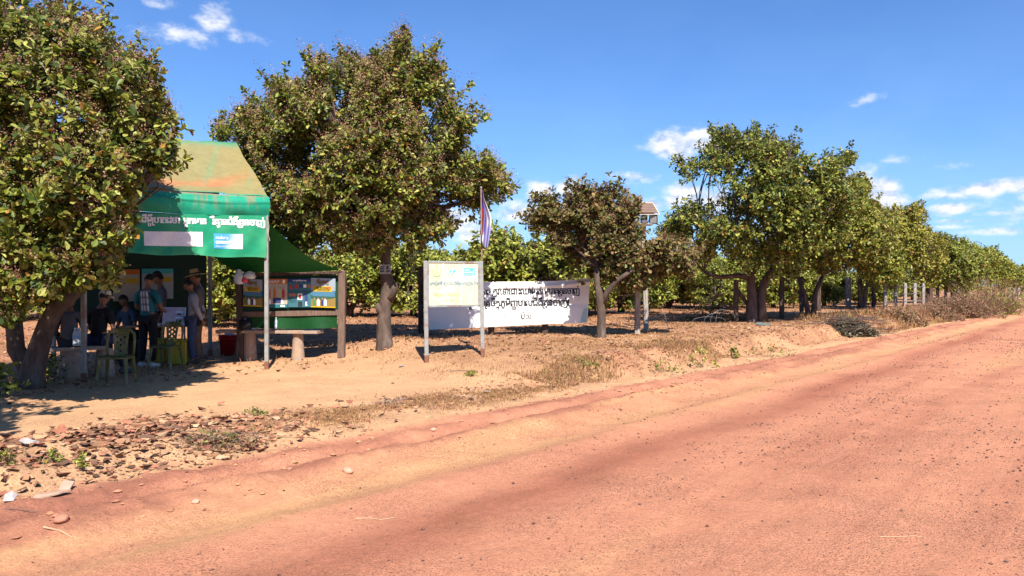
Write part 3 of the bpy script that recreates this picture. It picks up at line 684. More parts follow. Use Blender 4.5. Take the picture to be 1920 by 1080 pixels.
# ---------------------------------------------------------------- plane helpers and lettering
def on_plane(px, py, P0, t):
    """distance along t and height of the photo pixel on the upright plane through P0"""
    dx, dz = (px-960)/F, (HZ-py)/F
    A = np.array([[dx, -t[0]], [1, -t[1]]]); k, s = np.linalg.solve(A, np.array(P0[:2], float))
    return float(s), ZC+dz*k
M_INKS = {}
def ink(name, col, rough=.6): return mat('print_'+name, col, rough, .08, 20)
_gc = {}
def glyph(body, bold=0.0):
    bold = 0; key = body
    if key in _gc: return _gc[key]
    c = bpy.data.curves.new('lettering', 'FONT'); c.body = body; c.resolution_u = 2; c.offset = 0
    o = bpy.data.objects.new('lettering', c); COL.objects.link(o); bpy.context.view_layer.update()
    me = bpy.data.meshes.new_from_object(o.evaluated_get(bpy.context.evaluated_depsgraph_get()))
    V = [(v.co.x, v.co.y) for v in me.vertices]; Fc = [tuple(p.vertices) for p in me.polygons]
    bpy.data.objects.remove(o); bpy.data.curves.remove(c); bpy.data.meshes.remove(me)
    _gc[key] = (V, Fc); return _gc[key]
def clusters(s):
    out = []; i = 0; pre = {'េ', 'ែ', 'ៃ'}; marks = set('ិីឹឺុូួំះៈ៉៊់៌៍៏័ាៗ')
    while i < len(s):
        base = s[i]; i += 1; sub = []; a = ''; p = ''
        while i < len(s) and (s[i] == '្' or s[i] in marks or s[i] in pre or s[i] in 'ោៅៀឿើ'):
            ch = s[i]
            if ch == '្': sub.append(s[i+1]); i += 2; continue
            if ch in pre: p = ch
            elif ch in 'ោៅ': p = 'េ'; a += 'ា' + ('់' if ch == 'ៅ' else '')
            elif ch in 'ៀឿើ': p = 'េ'; a += 'ី'
            else: a += ch
            i += 1
        out.append((p+base+a, sub))
    return out
def line2d(s, bold=0.0, gap=.05):
    V = []; Fc = []; x = 0.0
    def put(g, sx, sy, ox, oy):
        b = len(V); V.extend([(vx*sx+ox, vy*sy+oy) for vx, vy in g[0]]); Fc.extend([tuple(i+b for i in f) for f in g[1]])
    khmer = any(ord(c) > 0x1700 for c in s)
    if not khmer:
        g = glyph(s, bold); put(g, 1, 1, 0, 0)
    else:
        for b_, sub in clusters(s):
            if b_ == ' ': x += .35; continue
            g = glyph(b_, bold)
            if not g[0]: x += .3; continue
            x0 = min(v[0] for v in g[0]); x1 = max(v[0] for v in g[0])
            if 'រ' in sub:
                w = .055+bold; st = [(x, .5), (x, -.16), (x+.06, -.24), (x+.2, -.24)]
                for (ax, ay), (bx_, by) in zip(st, st[1:]):
                    L = math.hypot(bx_-ax, by-ay); nx, ny = -(by-ay)/L*w/2, (bx_-ax)/L*w/2; b = len(V)
                    V.extend([(ax+nx, ay+ny), (bx_+nx, by+ny), (bx_-nx, by-ny), (ax-nx, ay-ny)]); Fc.append((b, b+1, b+2, b+3))
                x += .1
            put(g, 1, 1, x-x0, 0)
            for q in sub:
                if q == 'រ': continue
                g2 = glyph(q, bold*1.3)
                if g2[0]:
                    a0 = min(v[0] for v in g2[0]); a1 = max(v[0] for v in g2[0])
                    put(g2, .62, .5, x+(x1-x0)/2-(a0+a1)/2*.62, -.36)
            x += x1-x0+gap
    return V, Fc
def lettering(lines, mp, m, parent, name='lettering'):
    """lines: (text, x0, x1, baseline, height scale, bold); mp maps 2-D to a 3-D point"""
    for (s, x0, x1, y0, y1, h, bold) in lines:
        mb = MB(); V, Fc = line2d(s, bold)
        a = min(v[0] for v in V); b = max(v[0] for v in V); k = (x1-x0)/(b-a)
        cps = ((0, 0),) if bold < .005 else (((-bold, 0), (bold, 0)) if bold < .015 else ((-bold, -bold*.6), (bold, bold*.6), (-bold, bold*.6), (bold, -bold*.6)))
        for n_, (ox, oy) in enumerate(cps):
            pv = [Vector(mp(x0+(vx+ox-a)*k, y0+(y1-y0)*(vx-a)/(b-a)+(vy+oy)*h)) for vx, vy in V]
            mb.add([p+Vector((0, -.0009*n_, 0)) for p in pv], Fc)
        o = mb.build(name, m, parent)
    return o
def cloth(name, fn, nu, nv, cf, m, parent, solid=0):
    s, t = np.meshgrid(np.linspace(0, 1, nu+1), np.linspace(0, 1, nv+1)); s = s.ravel(); t = t.ravel()
    V = fn(s, t); j, i = np.meshgrid(np.arange(nv), np.arange(nu), indexing='ij'); a = (j*(nu+1)+i).ravel()
    Q = np.stack([a, a+1, a+nu+2, a+nu+1], 1)
    me = mesh_np(name, V, [Q], [m], cf(s, t), smooth=True)
    return link(name, me, parent)
M_TARP = attr_mat('tarpaulin', .55, .3, trans=.04, fine=[(9, .1), (60, .06)], bump=.25, bscale=14, bdist=.03)
M_TARPD = attr_mat('tarpaulin_thick', .6, .3, trans=.025, fine=[(9, .12)], bump=.25, bscale=14, bdist=.03)
M_VINYL = attr_mat('vinyl_banner', .5, .3, trans=.08, fine=[(5, .04)], bump=.2, bscale=10, bdist=.03)
M_PRINT = attr_mat('poster_print', .5, .3)
def mix3(c, col, m): return c*(1-m[:, None])+np.array(col)[None]*m[:, None]

# ---------------------------------------------------------------- the tent
PR = np.array(at(500, 693)); PL = np.array(at(157, 716)); 
TL = float(np.hypot(*(PL-PR)[:2])); td = (PL-PR)[:2]/TL; nb = np.array([-td[1], td[0]]); 
if nb[1] < 0: nb = -nb
zE = ZC+(HZ-369)/F*PR[1]; HALF = 1.75
Rg = PR[:2]+nb*HALF; zR = ZC+(HZ-267)/F*Rg[1]
tent = thing('canopy_tent', 'green canopy tent with a dust-stained pitched roof and a printed front banner', 'tent', (float(PR[0]), float(PR[1]), float(PR[2])))
T0 = np.array([PR[0], PR[1], PR[2]])
def tw(s, d, z):
    """tent space: s metres left along the front, d metres back, absolute height"""
    s = np.asarray(s, float); d = np.asarray(d, float)
    return np.stack([PR[0]+td[0]*s+nb[0]*d-T0[0]+0*z, PR[1]+td[1]*s+nb[1]*d-T0[1]+0*z, z-T0[2]+0*s], -1)
def twv(s, d, z): return Vector(tw(s, d, np.asarray(z, float)+0.0).tolist())
GREEN = np.array((.006, .21, .125)); DUST = np.array((.34, .19, .065)); DUST2 = np.array((.42, .155, .07))
def roof_fn(s, t):
    S = -.02+(TL+.04)*s; d = np.where(t < .5, t*2, 2-t*2); dd = 2*HALF*t-0.0
    rise = (zR-zE)
    sag = .10*np.sin(np.pi*s)*np.sin(np.pi*np.minimum(1, d*1.0))*1 + .10*np.sin(np.pi*s)*d
    wr = .03*np.sin(S*3.3+d*6)*d*(1-d)*4+.03*(fbm(S*2.2+d*2, dd*2.5-S, 0, 4, 3)-.5)*2+.02*np.exp(-((d-.25-.35*(S/3-.1))/.035)**2)+.015*np.exp(-((d-.55+.3*S)/.03)**2)
    ridge_in = .0
    z = zE+rise*d-sag*.8+wr
    return tw(S, dd, z)
def roof_col(s, t):
    d = np.where(t < .5, t*2, 2-t*2); S = TL*s
    n = fbm(S*1.2, d*2.2, 0, 14, 3)
    m = sm(.0, .03, d)*(1-.75*sm(.86, 1.0, d+.12*(n-.5)))*(.62+.25*n)
    c = np.tile(GREEN*1.25, (len(s), 1)); c = mix3(c, DUST, np.clip(m, 0, 1))
    w = gs(d, .16+.25*sm(.5, 0, s)*.6, .06+.05*n)*sm(.4, .6, fbm(S*.8, d*4, 0, 15, 2))
    c = mix3(c, DUST2, .75*w*sm(0.02, .05, d))
    cr = gs(((S*1.3+d*1.1) % 1.05), .5, .03)*.35
    return mix3(c, GREEN*1.6, cr*sm(.1, .2, d))
cloth('roof', roof_fn, 70, 60, roof_col, M_TARP, tent)
def val_fn(s, t):
    S = -.03+(TL+.06)*s; z = zE-.0-.37*t; out = -.04-.055*np.sin(t*np.pi)*(1+.5*np.sin(S*4))-.025*np.exp(-((t-.3-.05*np.sin(S*2.2))/.06)**2)-.012*np.sin(S*9+t*5)*t
    sagl = .05*np.sin(np.pi*s)*gs(t, .25, .2)
    return tw(S, out-0*s, z-.03*np.sin(np.pi*s)-sagl*.3)
def val_col(s, t):
    S = TL*s; c = np.tile(GREEN*1.3, (len(s), 1))
    st = sm(.45, .75, vn(S*22, t*1.2, 0, 16))*(1-sm(.2, .95, t))
    c = mix3(c, (.30, .17, .09), .55*st*sm(.35, .6, fbm(S*1.5, t*0, 0, 17, 2)))
    c = mix3(c, (.006, .10, .055), .55*gs(t, .31+.03*np.sin(S*2), .035))  # shadow under the valance fold, painted in as a darker green line
    return mix3(c, DUST, .6*(1-sm(.0, .05, t)))
cloth('valance', val_fn, 90, 16, val_col, M_TARP, tent)
# side sheet folded back at the right gable, rear posts, frame
fr = MB()
for s in (0.0, TL):
    for d in (0.0, 2*HALF):
        base = twv(s, d, 0); gz = h1(base.x+T0[0], base.y+T0[1])
        pm = MB(); pm.beam(twv(s, d, gz+.14), twv(s, d, zE-.02), .07); p = pm.build('post', M_STEEL, tent)
        rm = MB(); rm.beam(twv(s, d, gz-.1), twv(s, d, gz+.135), .073); rm.build('post_foot', M_RUST, p)
for d in (0.0, 2*HALF): fr.beam(twv(-.02, d, zE-.04), twv(TL+.02, d, zE-.04), .045)
for s in (0.0, TL):
    fr.beam(twv(s, 0.03, zE-.05), twv(s, HALF, zR-.08), .04); fr.beam(twv(s, 2*HALF-.03, zE-.05), twv(s, HALF, zR-.08), .04); fr.beam(twv(s, .03, zE-.06), twv(s, 2*HALF-.03, zE-.06), .04)
fr.beam(twv(0, HALF, zR-.09), twv(TL, HALF, zR-.09), .045); fr.build('frame', M_STEEL, tent)
# printed front banner
def bp(px, py): 
    s, z = on_plane(px, py, PR, td); return s, z
s_r, zt_r = bp(496, 405); _, zb_r = bp(496, 484); s_l, zt_l = bp(270, 402); _, zb_l = bp(270, 476)
SB0, SB1 = .03, TL+.02
def bz(S):
    k = (S-s_r)/(s_l-s_r); return zt_r+(zt_l-zt_r)*k*.8, zb_r+(zb_l-zb_r)*k*.8
def ban_pt(S, z):
    S = np.asarray(S, float); z = np.asarray(z, float); zt, zb = bz(S); t = np.clip((zt-z)/(zt-zb), 0, 1)
    o = -.055-.018*np.sin(S*5+t*2)-.012*np.sin(S*13-t*7)*t-.01*(fbm(S*7, t*5, 0, 23, 3)-.5)*2-.02*gs(S, .35, .12)*np.sin(t*3)
    return tw(S, o, z)
def ban_fn(s, t):
    S = SB0+(SB1-SB0)*s; zt, zb = bz(S); return ban_pt(S, zt+(zb-zt)*t+.012*np.sin(S*6)*t)
def ban_col(s, t):
    S = SB0+(SB1-SB0)*s; c = np.tile(np.array((.012, .26, .13)), (len(s), 1))
    c = mix3(c, (.07, .36, .17), .45*sm(.45, .7, fbm(S*2.5, t*1.2, 0, 24, 3))+.35*sm(.9, 1.0, t)+.3*sm(.25, 0, S))
    return c
bo = cloth('banner', ban_fn, 120, 24, ban_col, M_VINYL, tent)
def bmap(off): 
    def f(px, py):
        s, z = bp(px, py); p = ban_pt(s, z); return (p[0]-nb[0]*off, p[1]-nb[1]*off, p[2])
    return f
def patch(mp, x0, y0, x1, y1, m, parent, name, nx=10, ny=4, skew=0.0):
    mb = MB(); mb.grid(lambda a, b: mp(x0+(x1-x0)*a, y0+(y1-y0)*b+skew*a), nx, ny); return mb.build(name, m, parent, True)
I_WH = ink('white', (.78, .78, .78)); I_BK = ink('black', (.025, .027, .035)); I_BL = ink('blue', (.06, .28, .62)); I_NV = ink('navy', (.03, .045, .16)); I_TL = ink('teal', (.05, .38, .40)); I_LB = ink('light_blue', (.45, .68, .85))
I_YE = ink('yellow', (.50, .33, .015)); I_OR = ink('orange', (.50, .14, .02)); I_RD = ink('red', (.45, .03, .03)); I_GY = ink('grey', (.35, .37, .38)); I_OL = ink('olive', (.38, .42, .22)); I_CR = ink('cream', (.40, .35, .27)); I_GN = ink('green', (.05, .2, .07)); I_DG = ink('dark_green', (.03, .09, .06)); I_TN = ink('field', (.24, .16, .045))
mbp = MB(); f0 = bmap(.006); mbp.grid(lambda a, b: f0(269+109*a, 434+27*b+a*1.5), 26, 6); mbp.build('white_panel', I_WH, bo, True)
mbp = MB(); mbp.grid(lambda a, b: f0(222+22*a, 432+24*b), 6, 5); mbp.build('white_panel', I_WH, bo, True)
# logo panel: blue fading to white as printed
mlogo = MB(); mlogo.grid(lambda a, b: f0(399+54*a, 438+28*b+a*1.5), 24, 10)
lm = mlogo.mesh('logo_panel', M_PRINT); 
at_ = lm.attributes.new('col', 'FLOAT_COLOR', 'POINT'); cc = []
for j in range(11):
    for i in range(25):
        k = min(1, max(0, (i/24-.42-.25*(1-j/10)*0+.18*(j/10-.5))*1.9)); cc += [.07+.68*k, .33+.44*k, .68+.1*k, 1]
at_.data.foreach_set('color', cc); lg = link('logo_panel', lm, bo)
f1 = bmap(.010)
def pix_text(lines, mp, m, parent): return lettering([(s, x0, x1, y0, y1, -h, b) for s, x0, x1, y0, y1, h, b in lines], mp, m, parent)
pix_text([('malaria', 403, 427, 448.5, 449, 9.5, .012), ('consortium', 403, 447, 457, 458, 11, .04), ('disease control, better health', 403, 445, 463, 464, 4.5, .01)], f1, I_WH, lg)
pix_text([('ថោមុខ ដើម្បីប្រាកដថា អ្នកមាន រឺគ្មានជំងឺគ្រុនចាញ់', 212, 494, 416, 424, 17.5, .035)], f0, I_WH, bo)
# dark rear sheet with posters hanging inside
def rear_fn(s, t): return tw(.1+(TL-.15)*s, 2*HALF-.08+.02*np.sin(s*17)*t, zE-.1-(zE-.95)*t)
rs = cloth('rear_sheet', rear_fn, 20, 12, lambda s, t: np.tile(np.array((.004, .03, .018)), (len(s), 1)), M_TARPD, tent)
def rmap(off):
    Pb = PR[:2]+nb*(2*HALF-.13)
    def f(px, py): s, z = on_plane(px, py, Pb, td); return tuple(twv(s, 2*HALF-.13-off, z))
    return f
r0 = rmap(0); r1 = rmap(.006)
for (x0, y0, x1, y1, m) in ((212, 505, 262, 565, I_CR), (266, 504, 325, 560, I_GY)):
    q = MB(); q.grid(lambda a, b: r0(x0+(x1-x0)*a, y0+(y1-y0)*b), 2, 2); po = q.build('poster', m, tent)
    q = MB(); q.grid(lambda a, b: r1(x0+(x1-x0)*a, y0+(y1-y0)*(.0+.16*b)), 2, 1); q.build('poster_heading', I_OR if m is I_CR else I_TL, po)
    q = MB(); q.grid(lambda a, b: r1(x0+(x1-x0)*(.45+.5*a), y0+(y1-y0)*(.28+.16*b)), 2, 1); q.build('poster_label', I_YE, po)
# cord hanging at the right front corner
c_ = MB(); p0 = f0(499, 409); c_.tube([p0, f0(502, 425), f0(500, 440), f0(503, 452)], .006, 5); c_.build('tie_cord', mat('cord', (.45, .4, .3)), tent)

# ---------------------------------------------------------------- poster board with its sagging green tarpaulin
bR = np.array(at(641, 671)); DB = float(bR[1])
bL = np.array([(452-960)/F*(DB+.1), DB+.1, 0]); bL[2] = h1(bL[0], bL[1])
board = thing('poster_board', 'wooden roadside notice frame holding four health posters over a green sheet', 'notice board', tuple(bR))
B0 = Vector(bR)
def bq(px, py, off=0.0):
    k = (px-641)/(452-641); D = DB+.1*k-off; return P3(px, py, D)-B0
for px, y0, y1, w, gz in ((646, 508, 671, .14, bR[2]), (452, 512, 655, .12, bL[2])):
    q = MB(); a = bq(px-4, y0); b = bq(px-6 if px > 600 else px, y1); b.z = gz-B0.z-.15; q.beam(b, a, w); q.build('post', M_BOARDWOOD if px > 600 else M_DARKWOOD, board)
q = MB(); q.beam(bq(446, 516, -.02), bq(646, 511, -.02), .07); q.build('top_rail', M_DARKWOOD, board)
q = MB(); q.beam(bq(448, 590, -.02), bq(640, 586, -.02), .05, .11); q.build('bottom_rail', M_BOARDWOOD, board)
q = MB(); q.grid(lambda a, b: bq(450+188*a, 516+75*b, -.05), 2, 2); q.build('backing', mat('backing_sheet', (.012, .05, .03)), board)
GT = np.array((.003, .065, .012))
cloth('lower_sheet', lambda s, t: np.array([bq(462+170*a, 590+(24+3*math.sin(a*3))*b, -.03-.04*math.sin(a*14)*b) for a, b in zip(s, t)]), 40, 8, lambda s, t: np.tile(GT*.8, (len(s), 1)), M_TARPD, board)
def poster(x0, y0, x1, y1, kind):
    def f(off): return lambda a, b: bq(x0+(x1-x0)*a, y0+(y1-y0)*b+(1.5*a if kind == 'field' else 0), .06+off)
    f0_ = f(0); f1_ = f(.004); f2_ = f(.008)
    def quad(fn, a0, b0, a1, b1, m, par, nm, n=1):
        q = MB(); q.grid(lambda a, b: fn(a0+(a1-a0)*a, b0+(b1-b0)*b), n, n); return q.build(nm, m, par)
    def shape(fn, pts, m, par, nm):
        q = MB(); q.add([fn(a, b) for a, b in pts], [tuple(range(len(pts)))]); return q.build(nm, m, par)
    def human(a, b, h, m, par, skin=(.4, .24, .16)):
        body = [(-.35, 1), (-.4, .55), (-.3, .25), (-.1, .2), (.1, .2), (.3, .25), (.4, .55), (.35, 1)]
        shape(f1_, [(a+x*h*.42, b+y*h) for x, y in body], m, par, 'printed_figure')
        shape(f2_, [(a+.1*h*math.cos(k*.785), b+.1*h+.1*h*math.sin(k*.785)) for k in range(8)], ink('skin', skin), par, 'printed_head')
    if kind == 'field':
        o = quad(f0_, 0, 0, 1, 1, ink('haze_grey', (.26, .31, .37)), board, 'poster', 2)
        quad(f1_, 0, .42, 1, .62, ink('sky_blue', (.06, .17, .27)), o, 'printed_sky')
        shape(f1_, [(0, .58), (.3, .6), (.45, .5), (.7, .56), (1, .42), (1, .78), (0, .74)], I_DG, o, 'printed_hills')
        shape(f2_, [(0, .72), (.4, .74), (.55, .72), (.8, .7), (1, .66), (1, .96), (0, .96)], I_TN, o, 'printed_field')
        quad(f2_, .08, .27, .86, .46, I_YE, o, 'title_strip')
        f3_ = f(.012)
        lettering([('ជំងឺគ្រុនចាញ់', .22, .72, .19, .19, -.17, .03)], f1_, ink('brown', (.2, .09, .02)), o)
        lettering([('អង្គុយនិងបង្ការ', .2, .62, .355, .355, -.09, .01), ('អាចការពារបាន', .25, .75, .43, .43, -.09, .01)], f3_, I_BK, o)
        lettering([('គ្រុនចាញ់', .62, .8, .355, .355, -.09, .02)], f3_, I_RD, o)
        quad(f2_, 0, .96, 1, 1.0, I_YE, o, 'footer')
        f4 = f(.010)
        for a, m in ((.14, I_GN), (.3, I_WH), (.47, I_NV), (.58, I_WH)):
            body = [(-.35, 1), (-.4, .55), (-.3, .25), (.3, .25), (.4, .55), (.35, 1)]
            shape(f3_, [(a+x*.15, .66+y*.28) for x, y in body], m, o, 'printed_figure')
            shape(f4, [(a+.035*math.cos(k*.785), .70+.028*math.sin(k*.785)) for k in range(8)], ink('skin', (.4, .24, .16)), o, 'printed_head')
    elif kind == 'story':
        o = quad(f0_, 0, 0, 1, 1, I_CR, board, 'poster', 2)
        quad(f1_, 0, 0, 1, .17, I_OR, o, 'heading')
        shape(f2_, [(.82+.07*math.cos(k*.785), .09+.07*math.sin(k*.785)) for k in range(8)], I_WH, o, 'emblem')
        lettering([('អ្នកស្ម័គ្រចិត្តភូមិ', .1, .6, .12, .12, -.09, .02)], f2_, I_WH, o)
        for a, m in ((.12, I_RD), (.38, I_OR), (.64, I_OL), (.8, I_RD)): human(a, .27, .4, m, o)
        quad(f2_, .3, .66, .68, .84, I_NV, o, 'printed_table')
        for a in (.16, .74): human(a, .66, .3, I_WH, o)
        quad(f1_, 0, .88, 1, 1, ink('dark_teal', (.02, .14, .16)), o, 'footer'); quad(f2_, .66, .91, .88, .97, I_WH, o, 'footer_label')
    else:
        o = quad(f0_, 0, 0, 1, 1, ink('petrol', (.04, .14, .17)), board, 'poster', 2)
        quad(f1_, 0, 0, 1, .12, I_NV, o, 'heading')
        lettering([('ការបង្ការជំងឺគ្រុនចាញ់', .2, .8, .08, .08, -.06, .02)], f2_, I_WH, o)
        for (a0, b0, a1, b1, m) in ((.05, .24, .18, .36, I_RD), (.3, .18, .44, .34, I_RD), (.5, .2, .62, .31, I_NV), (.67, .2, .8, .31, I_WH), (.86, .2, .98, .32, ink('rust', (.4, .14, .07))), (.04, .52, .36, .62, ink('rust', (.4, .14, .07))), (.42, .52, .62, .74, I_WH), (.46, .56, .58, .7, I_RD), (.44, .8, .62, .98, I_BK), (.72, .52, .86, .9, I_NV), (.76, .8, .84, .95, I_WH)):
            quad(f1_ if m is not I_RD else f2_, a0, b0, a1, b1, m, o, 'printed_picture')
        lettering([('មិនត្រូវព្យាបាលខ្លួនឯង', .05, .95, .46, .46, -.035, .01), ('សូមទៅរកអ្នកស្ម័គ្រចិត្ត', .05, .38, .70, .70, -.04, .01), ('ពិនិត្យឈាម', .05, .34, .76, .76, -.04, .01), ('ព្យាបាលឱ្យបានឆាប់', .05, .36, .82, .82, -.04, .01)], f2_, I_BK, o)
poster(456, 523, 492, 574, 'field'); poster(500, 523, 539, 577, 'story'); poster(540, 523, 583, 576, 'info'); poster(583, 521, 629, 576, 'field')
# tarpaulin stretched from the tent side to the board
tp = thing('tarpaulin', 'dark green tarpaulin slung between the tent corner and the poster board', 'tarpaulin', tuple(P3(560, 500, 16.6)))
TP0 = Vector(tp.location)
A0 = P3(499, 412, PR[1]+.1); A1 = Vector((float(PR[0]+nb[0]*2.6), float(PR[1]+nb[1]*2.6), 2.35)); Bf = P3(641, 507, 15.8); Bb = P3(455, 512, DB+.5)
def tarp_fn(s, t):
    out = []
    for a, b in zip(s, t):
        f_ = A0.lerp(Bf, a); g_ = P3(398, 479, 16.2).lerp(P3(470, 511, DB+.12), a)
        p = f_.lerp(g_, b); p.z -= .16*math.sin(math.pi*a)*(1-b*.4)+.10*math.sin(math.pi*b)*(1-a); p.z += .02*math.sin(a*9+b*4)*math.sin(math.pi*b)
        out.append(p-TP0)
    return np.array(out)
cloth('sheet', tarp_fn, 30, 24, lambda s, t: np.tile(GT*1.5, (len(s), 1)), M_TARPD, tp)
q = MB(); q.tube([A0-TP0+Vector((-.0, 0, .02)), P3(505, 405, PR[1]+.1)-TP0, P3(499, 398, PR[1])-TP0], .012, 6); q.tube([Bf-TP0, P3(640, 508, DB-.1)-TP0], .01, 6); q.build('rope', mat('grey_rope', (.3, .28, .27)), tp)
# plastic bags hanging at the left end of the board
q = thing('plastic_bag', 'crumpled clear and pink plastic bags hung at the left end of the poster board', 'plastic bag', tuple(P3(449, 508, DB-.05)))
for (px, py, w, h, c) in ((448, 512, .10, .3, (.55, .6, .68)), (458, 520, .08, .14, (.55, .06, .1)), (468, 512, .12, .16, (.6, .62, .63))):
    m_ = mat('bag_%.2f' % c[0]+('p' if c[1] < .1 else ''), c, .35, .1, 9); b_ = MB()
    o_ = P3(px, py, DB-.1)-Vector(q.location)
    b_.grid(lambda a, b: o_+Vector((w*(math.cos(a*6.283)*(.3+.7*math.sin(b*2.6))*(1+.2*math.sin(a*25+b*9))), w*.6*math.sin(a*6.283)*(.3+.7*math.sin(b*2.6)), -h*b+h*.25)), 18, 8); b_.build('bag', m_, q, True)

# ---------------------------------------------------------------- concrete benches and what stands on them
def bench(name, label, p0, p1, ztop, w, legs, group):
    """p0,p1 plank ends (x,y); legs: list of fractions"""
    c = ((p0[0]+p1[0])/2, (p0[1]+p1[1])/2); t = thing(name, label, 'bench', (c[0], c[1], h1(*c)), group=group)
    z0 = h1(*c); q = MB(); q.beam(Vector((p0[0]-c[0], p0[1]-c[1], ztop-z0-.03)), Vector((p1[0]-c[0], p1[1]-c[1], ztop-z0-.03)), w, .06); q.build('plank', M_CONC, t)
    for f_, r_ in legs:
        x = p0[0]+(p1[0]-p0[0])*f_; y = p0[1]+(p1[1]-p0[1])*f_; g = h1(x, y); q = MB()
        n_ = 12; prof = [(r_*1.2, g-z0-.1), (r_*1.15, g-z0+.05), (r_, (g-z0+ztop-z0)/2), (r_*.92, ztop-z0-.065)]
        q.lathe([(0.001, prof[0][1])]+prof+[(0.001, prof[-1][1])], (x-c[0], y-c[1], 0), 14); q.build('leg', M_CONC, t)
    return t
l1_ = at(558, 676); zt = ZC+(HZ-620)/F*l1_[1]
kA = P3(412, 617, l1_[1]+.35); kB = P3(601, 622, l1_[1]+.02)
bench('bench', 'concrete bench under the poster board with a water bottle on it', (kA.x, kA.y), (kB.x, kB.y), zt, .36, [(.30, .13), (.78, .115)], 'rough concrete benches')
l2_ = at(138, 712); zt2 = ZC+(HZ-651)/F*l2_[1]
kC = P3(82, 651, l2_[1]-.1); kD = P3(200, 651, l2_[1]+.45)
bench('bench', 'concrete bench behind the left tent post with people seated on it', (kC.x, kC.y), (kD.x, kD.y), zt2, .42, [(.45, .2), (.97, .14)], 'rough concrete benches')
M_PET = mat('clear_plastic', (.55, .62, .68), .15, .05, 5, spec=.6); M_CAPB = ink('bottle_cap', (.75, .78, .8))
def bottle(px, py, D, label, h=.24, group='water bottles'):
    p = P3(px, py, D); t = thing('water_bottle', label, 'bottle', tuple(p), group=group); r = h*.14
    MB().lathe([(.001, 0), (r, .005), (r, h*.3), (r*.88, h*.34), (r, h*.38), (r, h*.66), (r*.45, h*.86), (r*.42, h*.93), (.001, h*.93)], n=14).build('bottle_body', M_PET, t, True)
    MB().lathe([(.001, h*.93), (r*.5, h*.93), (r*.5, h), (.001, h)], n=12).build('cap', M_CAPB, t)
    MB().lathe([(r*1.02, h*.42), (r*1.02, h*.6)], n=14).build('label_band', ink('bottle_label', (.3, .5, .7)), t); return t
bottle(517, 617, l1_[1]+.1, 'clear water bottle standing on the bench beside the pale tent post')
for px, l in ((141, 'left'), (147, 'middle'), (153, 'right')): bottle(px, 649, l2_[1]+.05, 'water bottle on the left concrete bench, %s one of three' % l, .3)
# white box and dark bag on the bench
p = P3(468, 617, l1_[1]+.22); t = thing('display_card', 'white printed card propped up on the bench behind the dark bag', 'card', tuple(p))
q = MB(); q.box((0, 0, .19), (.33, .03, .37), Euler((-.12, 0, .1)), .004); q.build('card', mat('card_white', (.5, .55, .62)), t)
lettering([('ជំងឺគ្រុនចាញ់', -.13, .13, .3, .3, .07, .01), ('អ្នកស្ម័គ្រចិត្ត', -.1, .1, .22, .22, .045, .01)], lambda a, b: (a+.0, -.06+(b-.2)*.12+a*.1, b), I_BL, t)
p = P3(460, 618, l1_[1]+.08); t = thing('shoulder_bag', 'black bag lying on the left end of the bench', 'bag', tuple(p)); MK = mat('black_cloth', (.012, .012, .014))
q = MB(); q.box((0, 0, .1), (.24, .13, .2), None, .035); q.build('bag_body', MK, t, True); q = MB(); q.tube([(-.09, 0, .19), (-.06, 0, .24), (0, 0, .26), (.06, 0, .24), (.09, 0, .19)], .01, 6); q.build('strap', MK, t)
p = P3(588, 621, l1_[1]+.1); t = MB().box((0, 0, .012), (.34, .2, .024), Euler((0, 0, .1)), .004).build('folder', mat('black_plastic', (.02, .02, .022), .4), None, loc=p); tag(t, 'thin dark folder lying on the right end of the bench', 'folder')
# red bucket
p = at(427, 666); t = thing('bucket', 'red plastic bin with rubbish on the ground under the tarpaulin', 'bin', p); MR = mat('red_plastic', (.36, .015, .02), .4, .1)
MB().lathe([(.001, .01), (.15, .01), (.19, .42), (.205, .42), (.205, .445), (.18, .445), (.14, .03), (.001, .03)], n=28).build('bin_body', MR, t, True)
MB().lathe([(.19, .36), (.2, .365), (.2, .38), (.19, .385)], n=28).build('rim_band', MR, t)
q = MB(); q.box((.03, 0, .45), (.2, .16, .06), Euler((.3, .2, .4)), .02); q.build('rubbish', mat('grey_plastic', (.4, .42, .45)), t)

# ---------------------------------------------------------------- plastic chairs
M_CHAIR = mat('green_plastic', (.078, .088, .018), .45, .12, 9, spec=.4, dirt=(.2, .17, .1), dscale=5)
def splat_mesh():
    c = bpy.data.curves.new('splat', 'CURVE'); c.dimensions = '2D'; c.fill_mode = 'BOTH'; c.extrude = .004
    def sp(pts):
        s = c.splines.new('POLY'); s.points.add(len(pts)-1)
        for i, (x, y) in enumerate(pts): s.points[i].co = (x, y, 0, 1)
        s.use_cyclic_u = True
    sp([(-.085, 0), (.085, 0), (.10, .15), (.115, .3), (.13, .40), (-.13, .40), (-.115, .3), (-.10, .15)])
    for (x, y, r) in ((0, .33, .02), (-.055, .30, .016), (.055, .30, .016), (0, .255, .022), (-.05, .215, .015), (.05, .215, .015), (0, .17, .02), (-.04, .12, .014), (.04, .12, .014), (0, .08, .017), (-.09, .35, .013), (.09, .35, .013)):
        sp([(x+r*math.cos(k*.6283), y+r*1.15*math.sin(k*.6283)) for k in range(10)])
    o = bpy.data.objects.new('splat', c); COL.objects.link(o); bpy.context.view_layer.update()
    me = bpy.data.meshes.new_from_object(o.evaluated_get(bpy.context.evaluated_depsgraph_get())); bpy.data.objects.remove(o); bpy.data.curves.remove(c)
    for v in me.vertices:
        x, y, z = v.co; v.co = (x, .17+.12*y+z-.25*x*x*4*.3, .43+y*1.0)
    me.materials.clear(); me.materials.append(M_CHAIR); return me
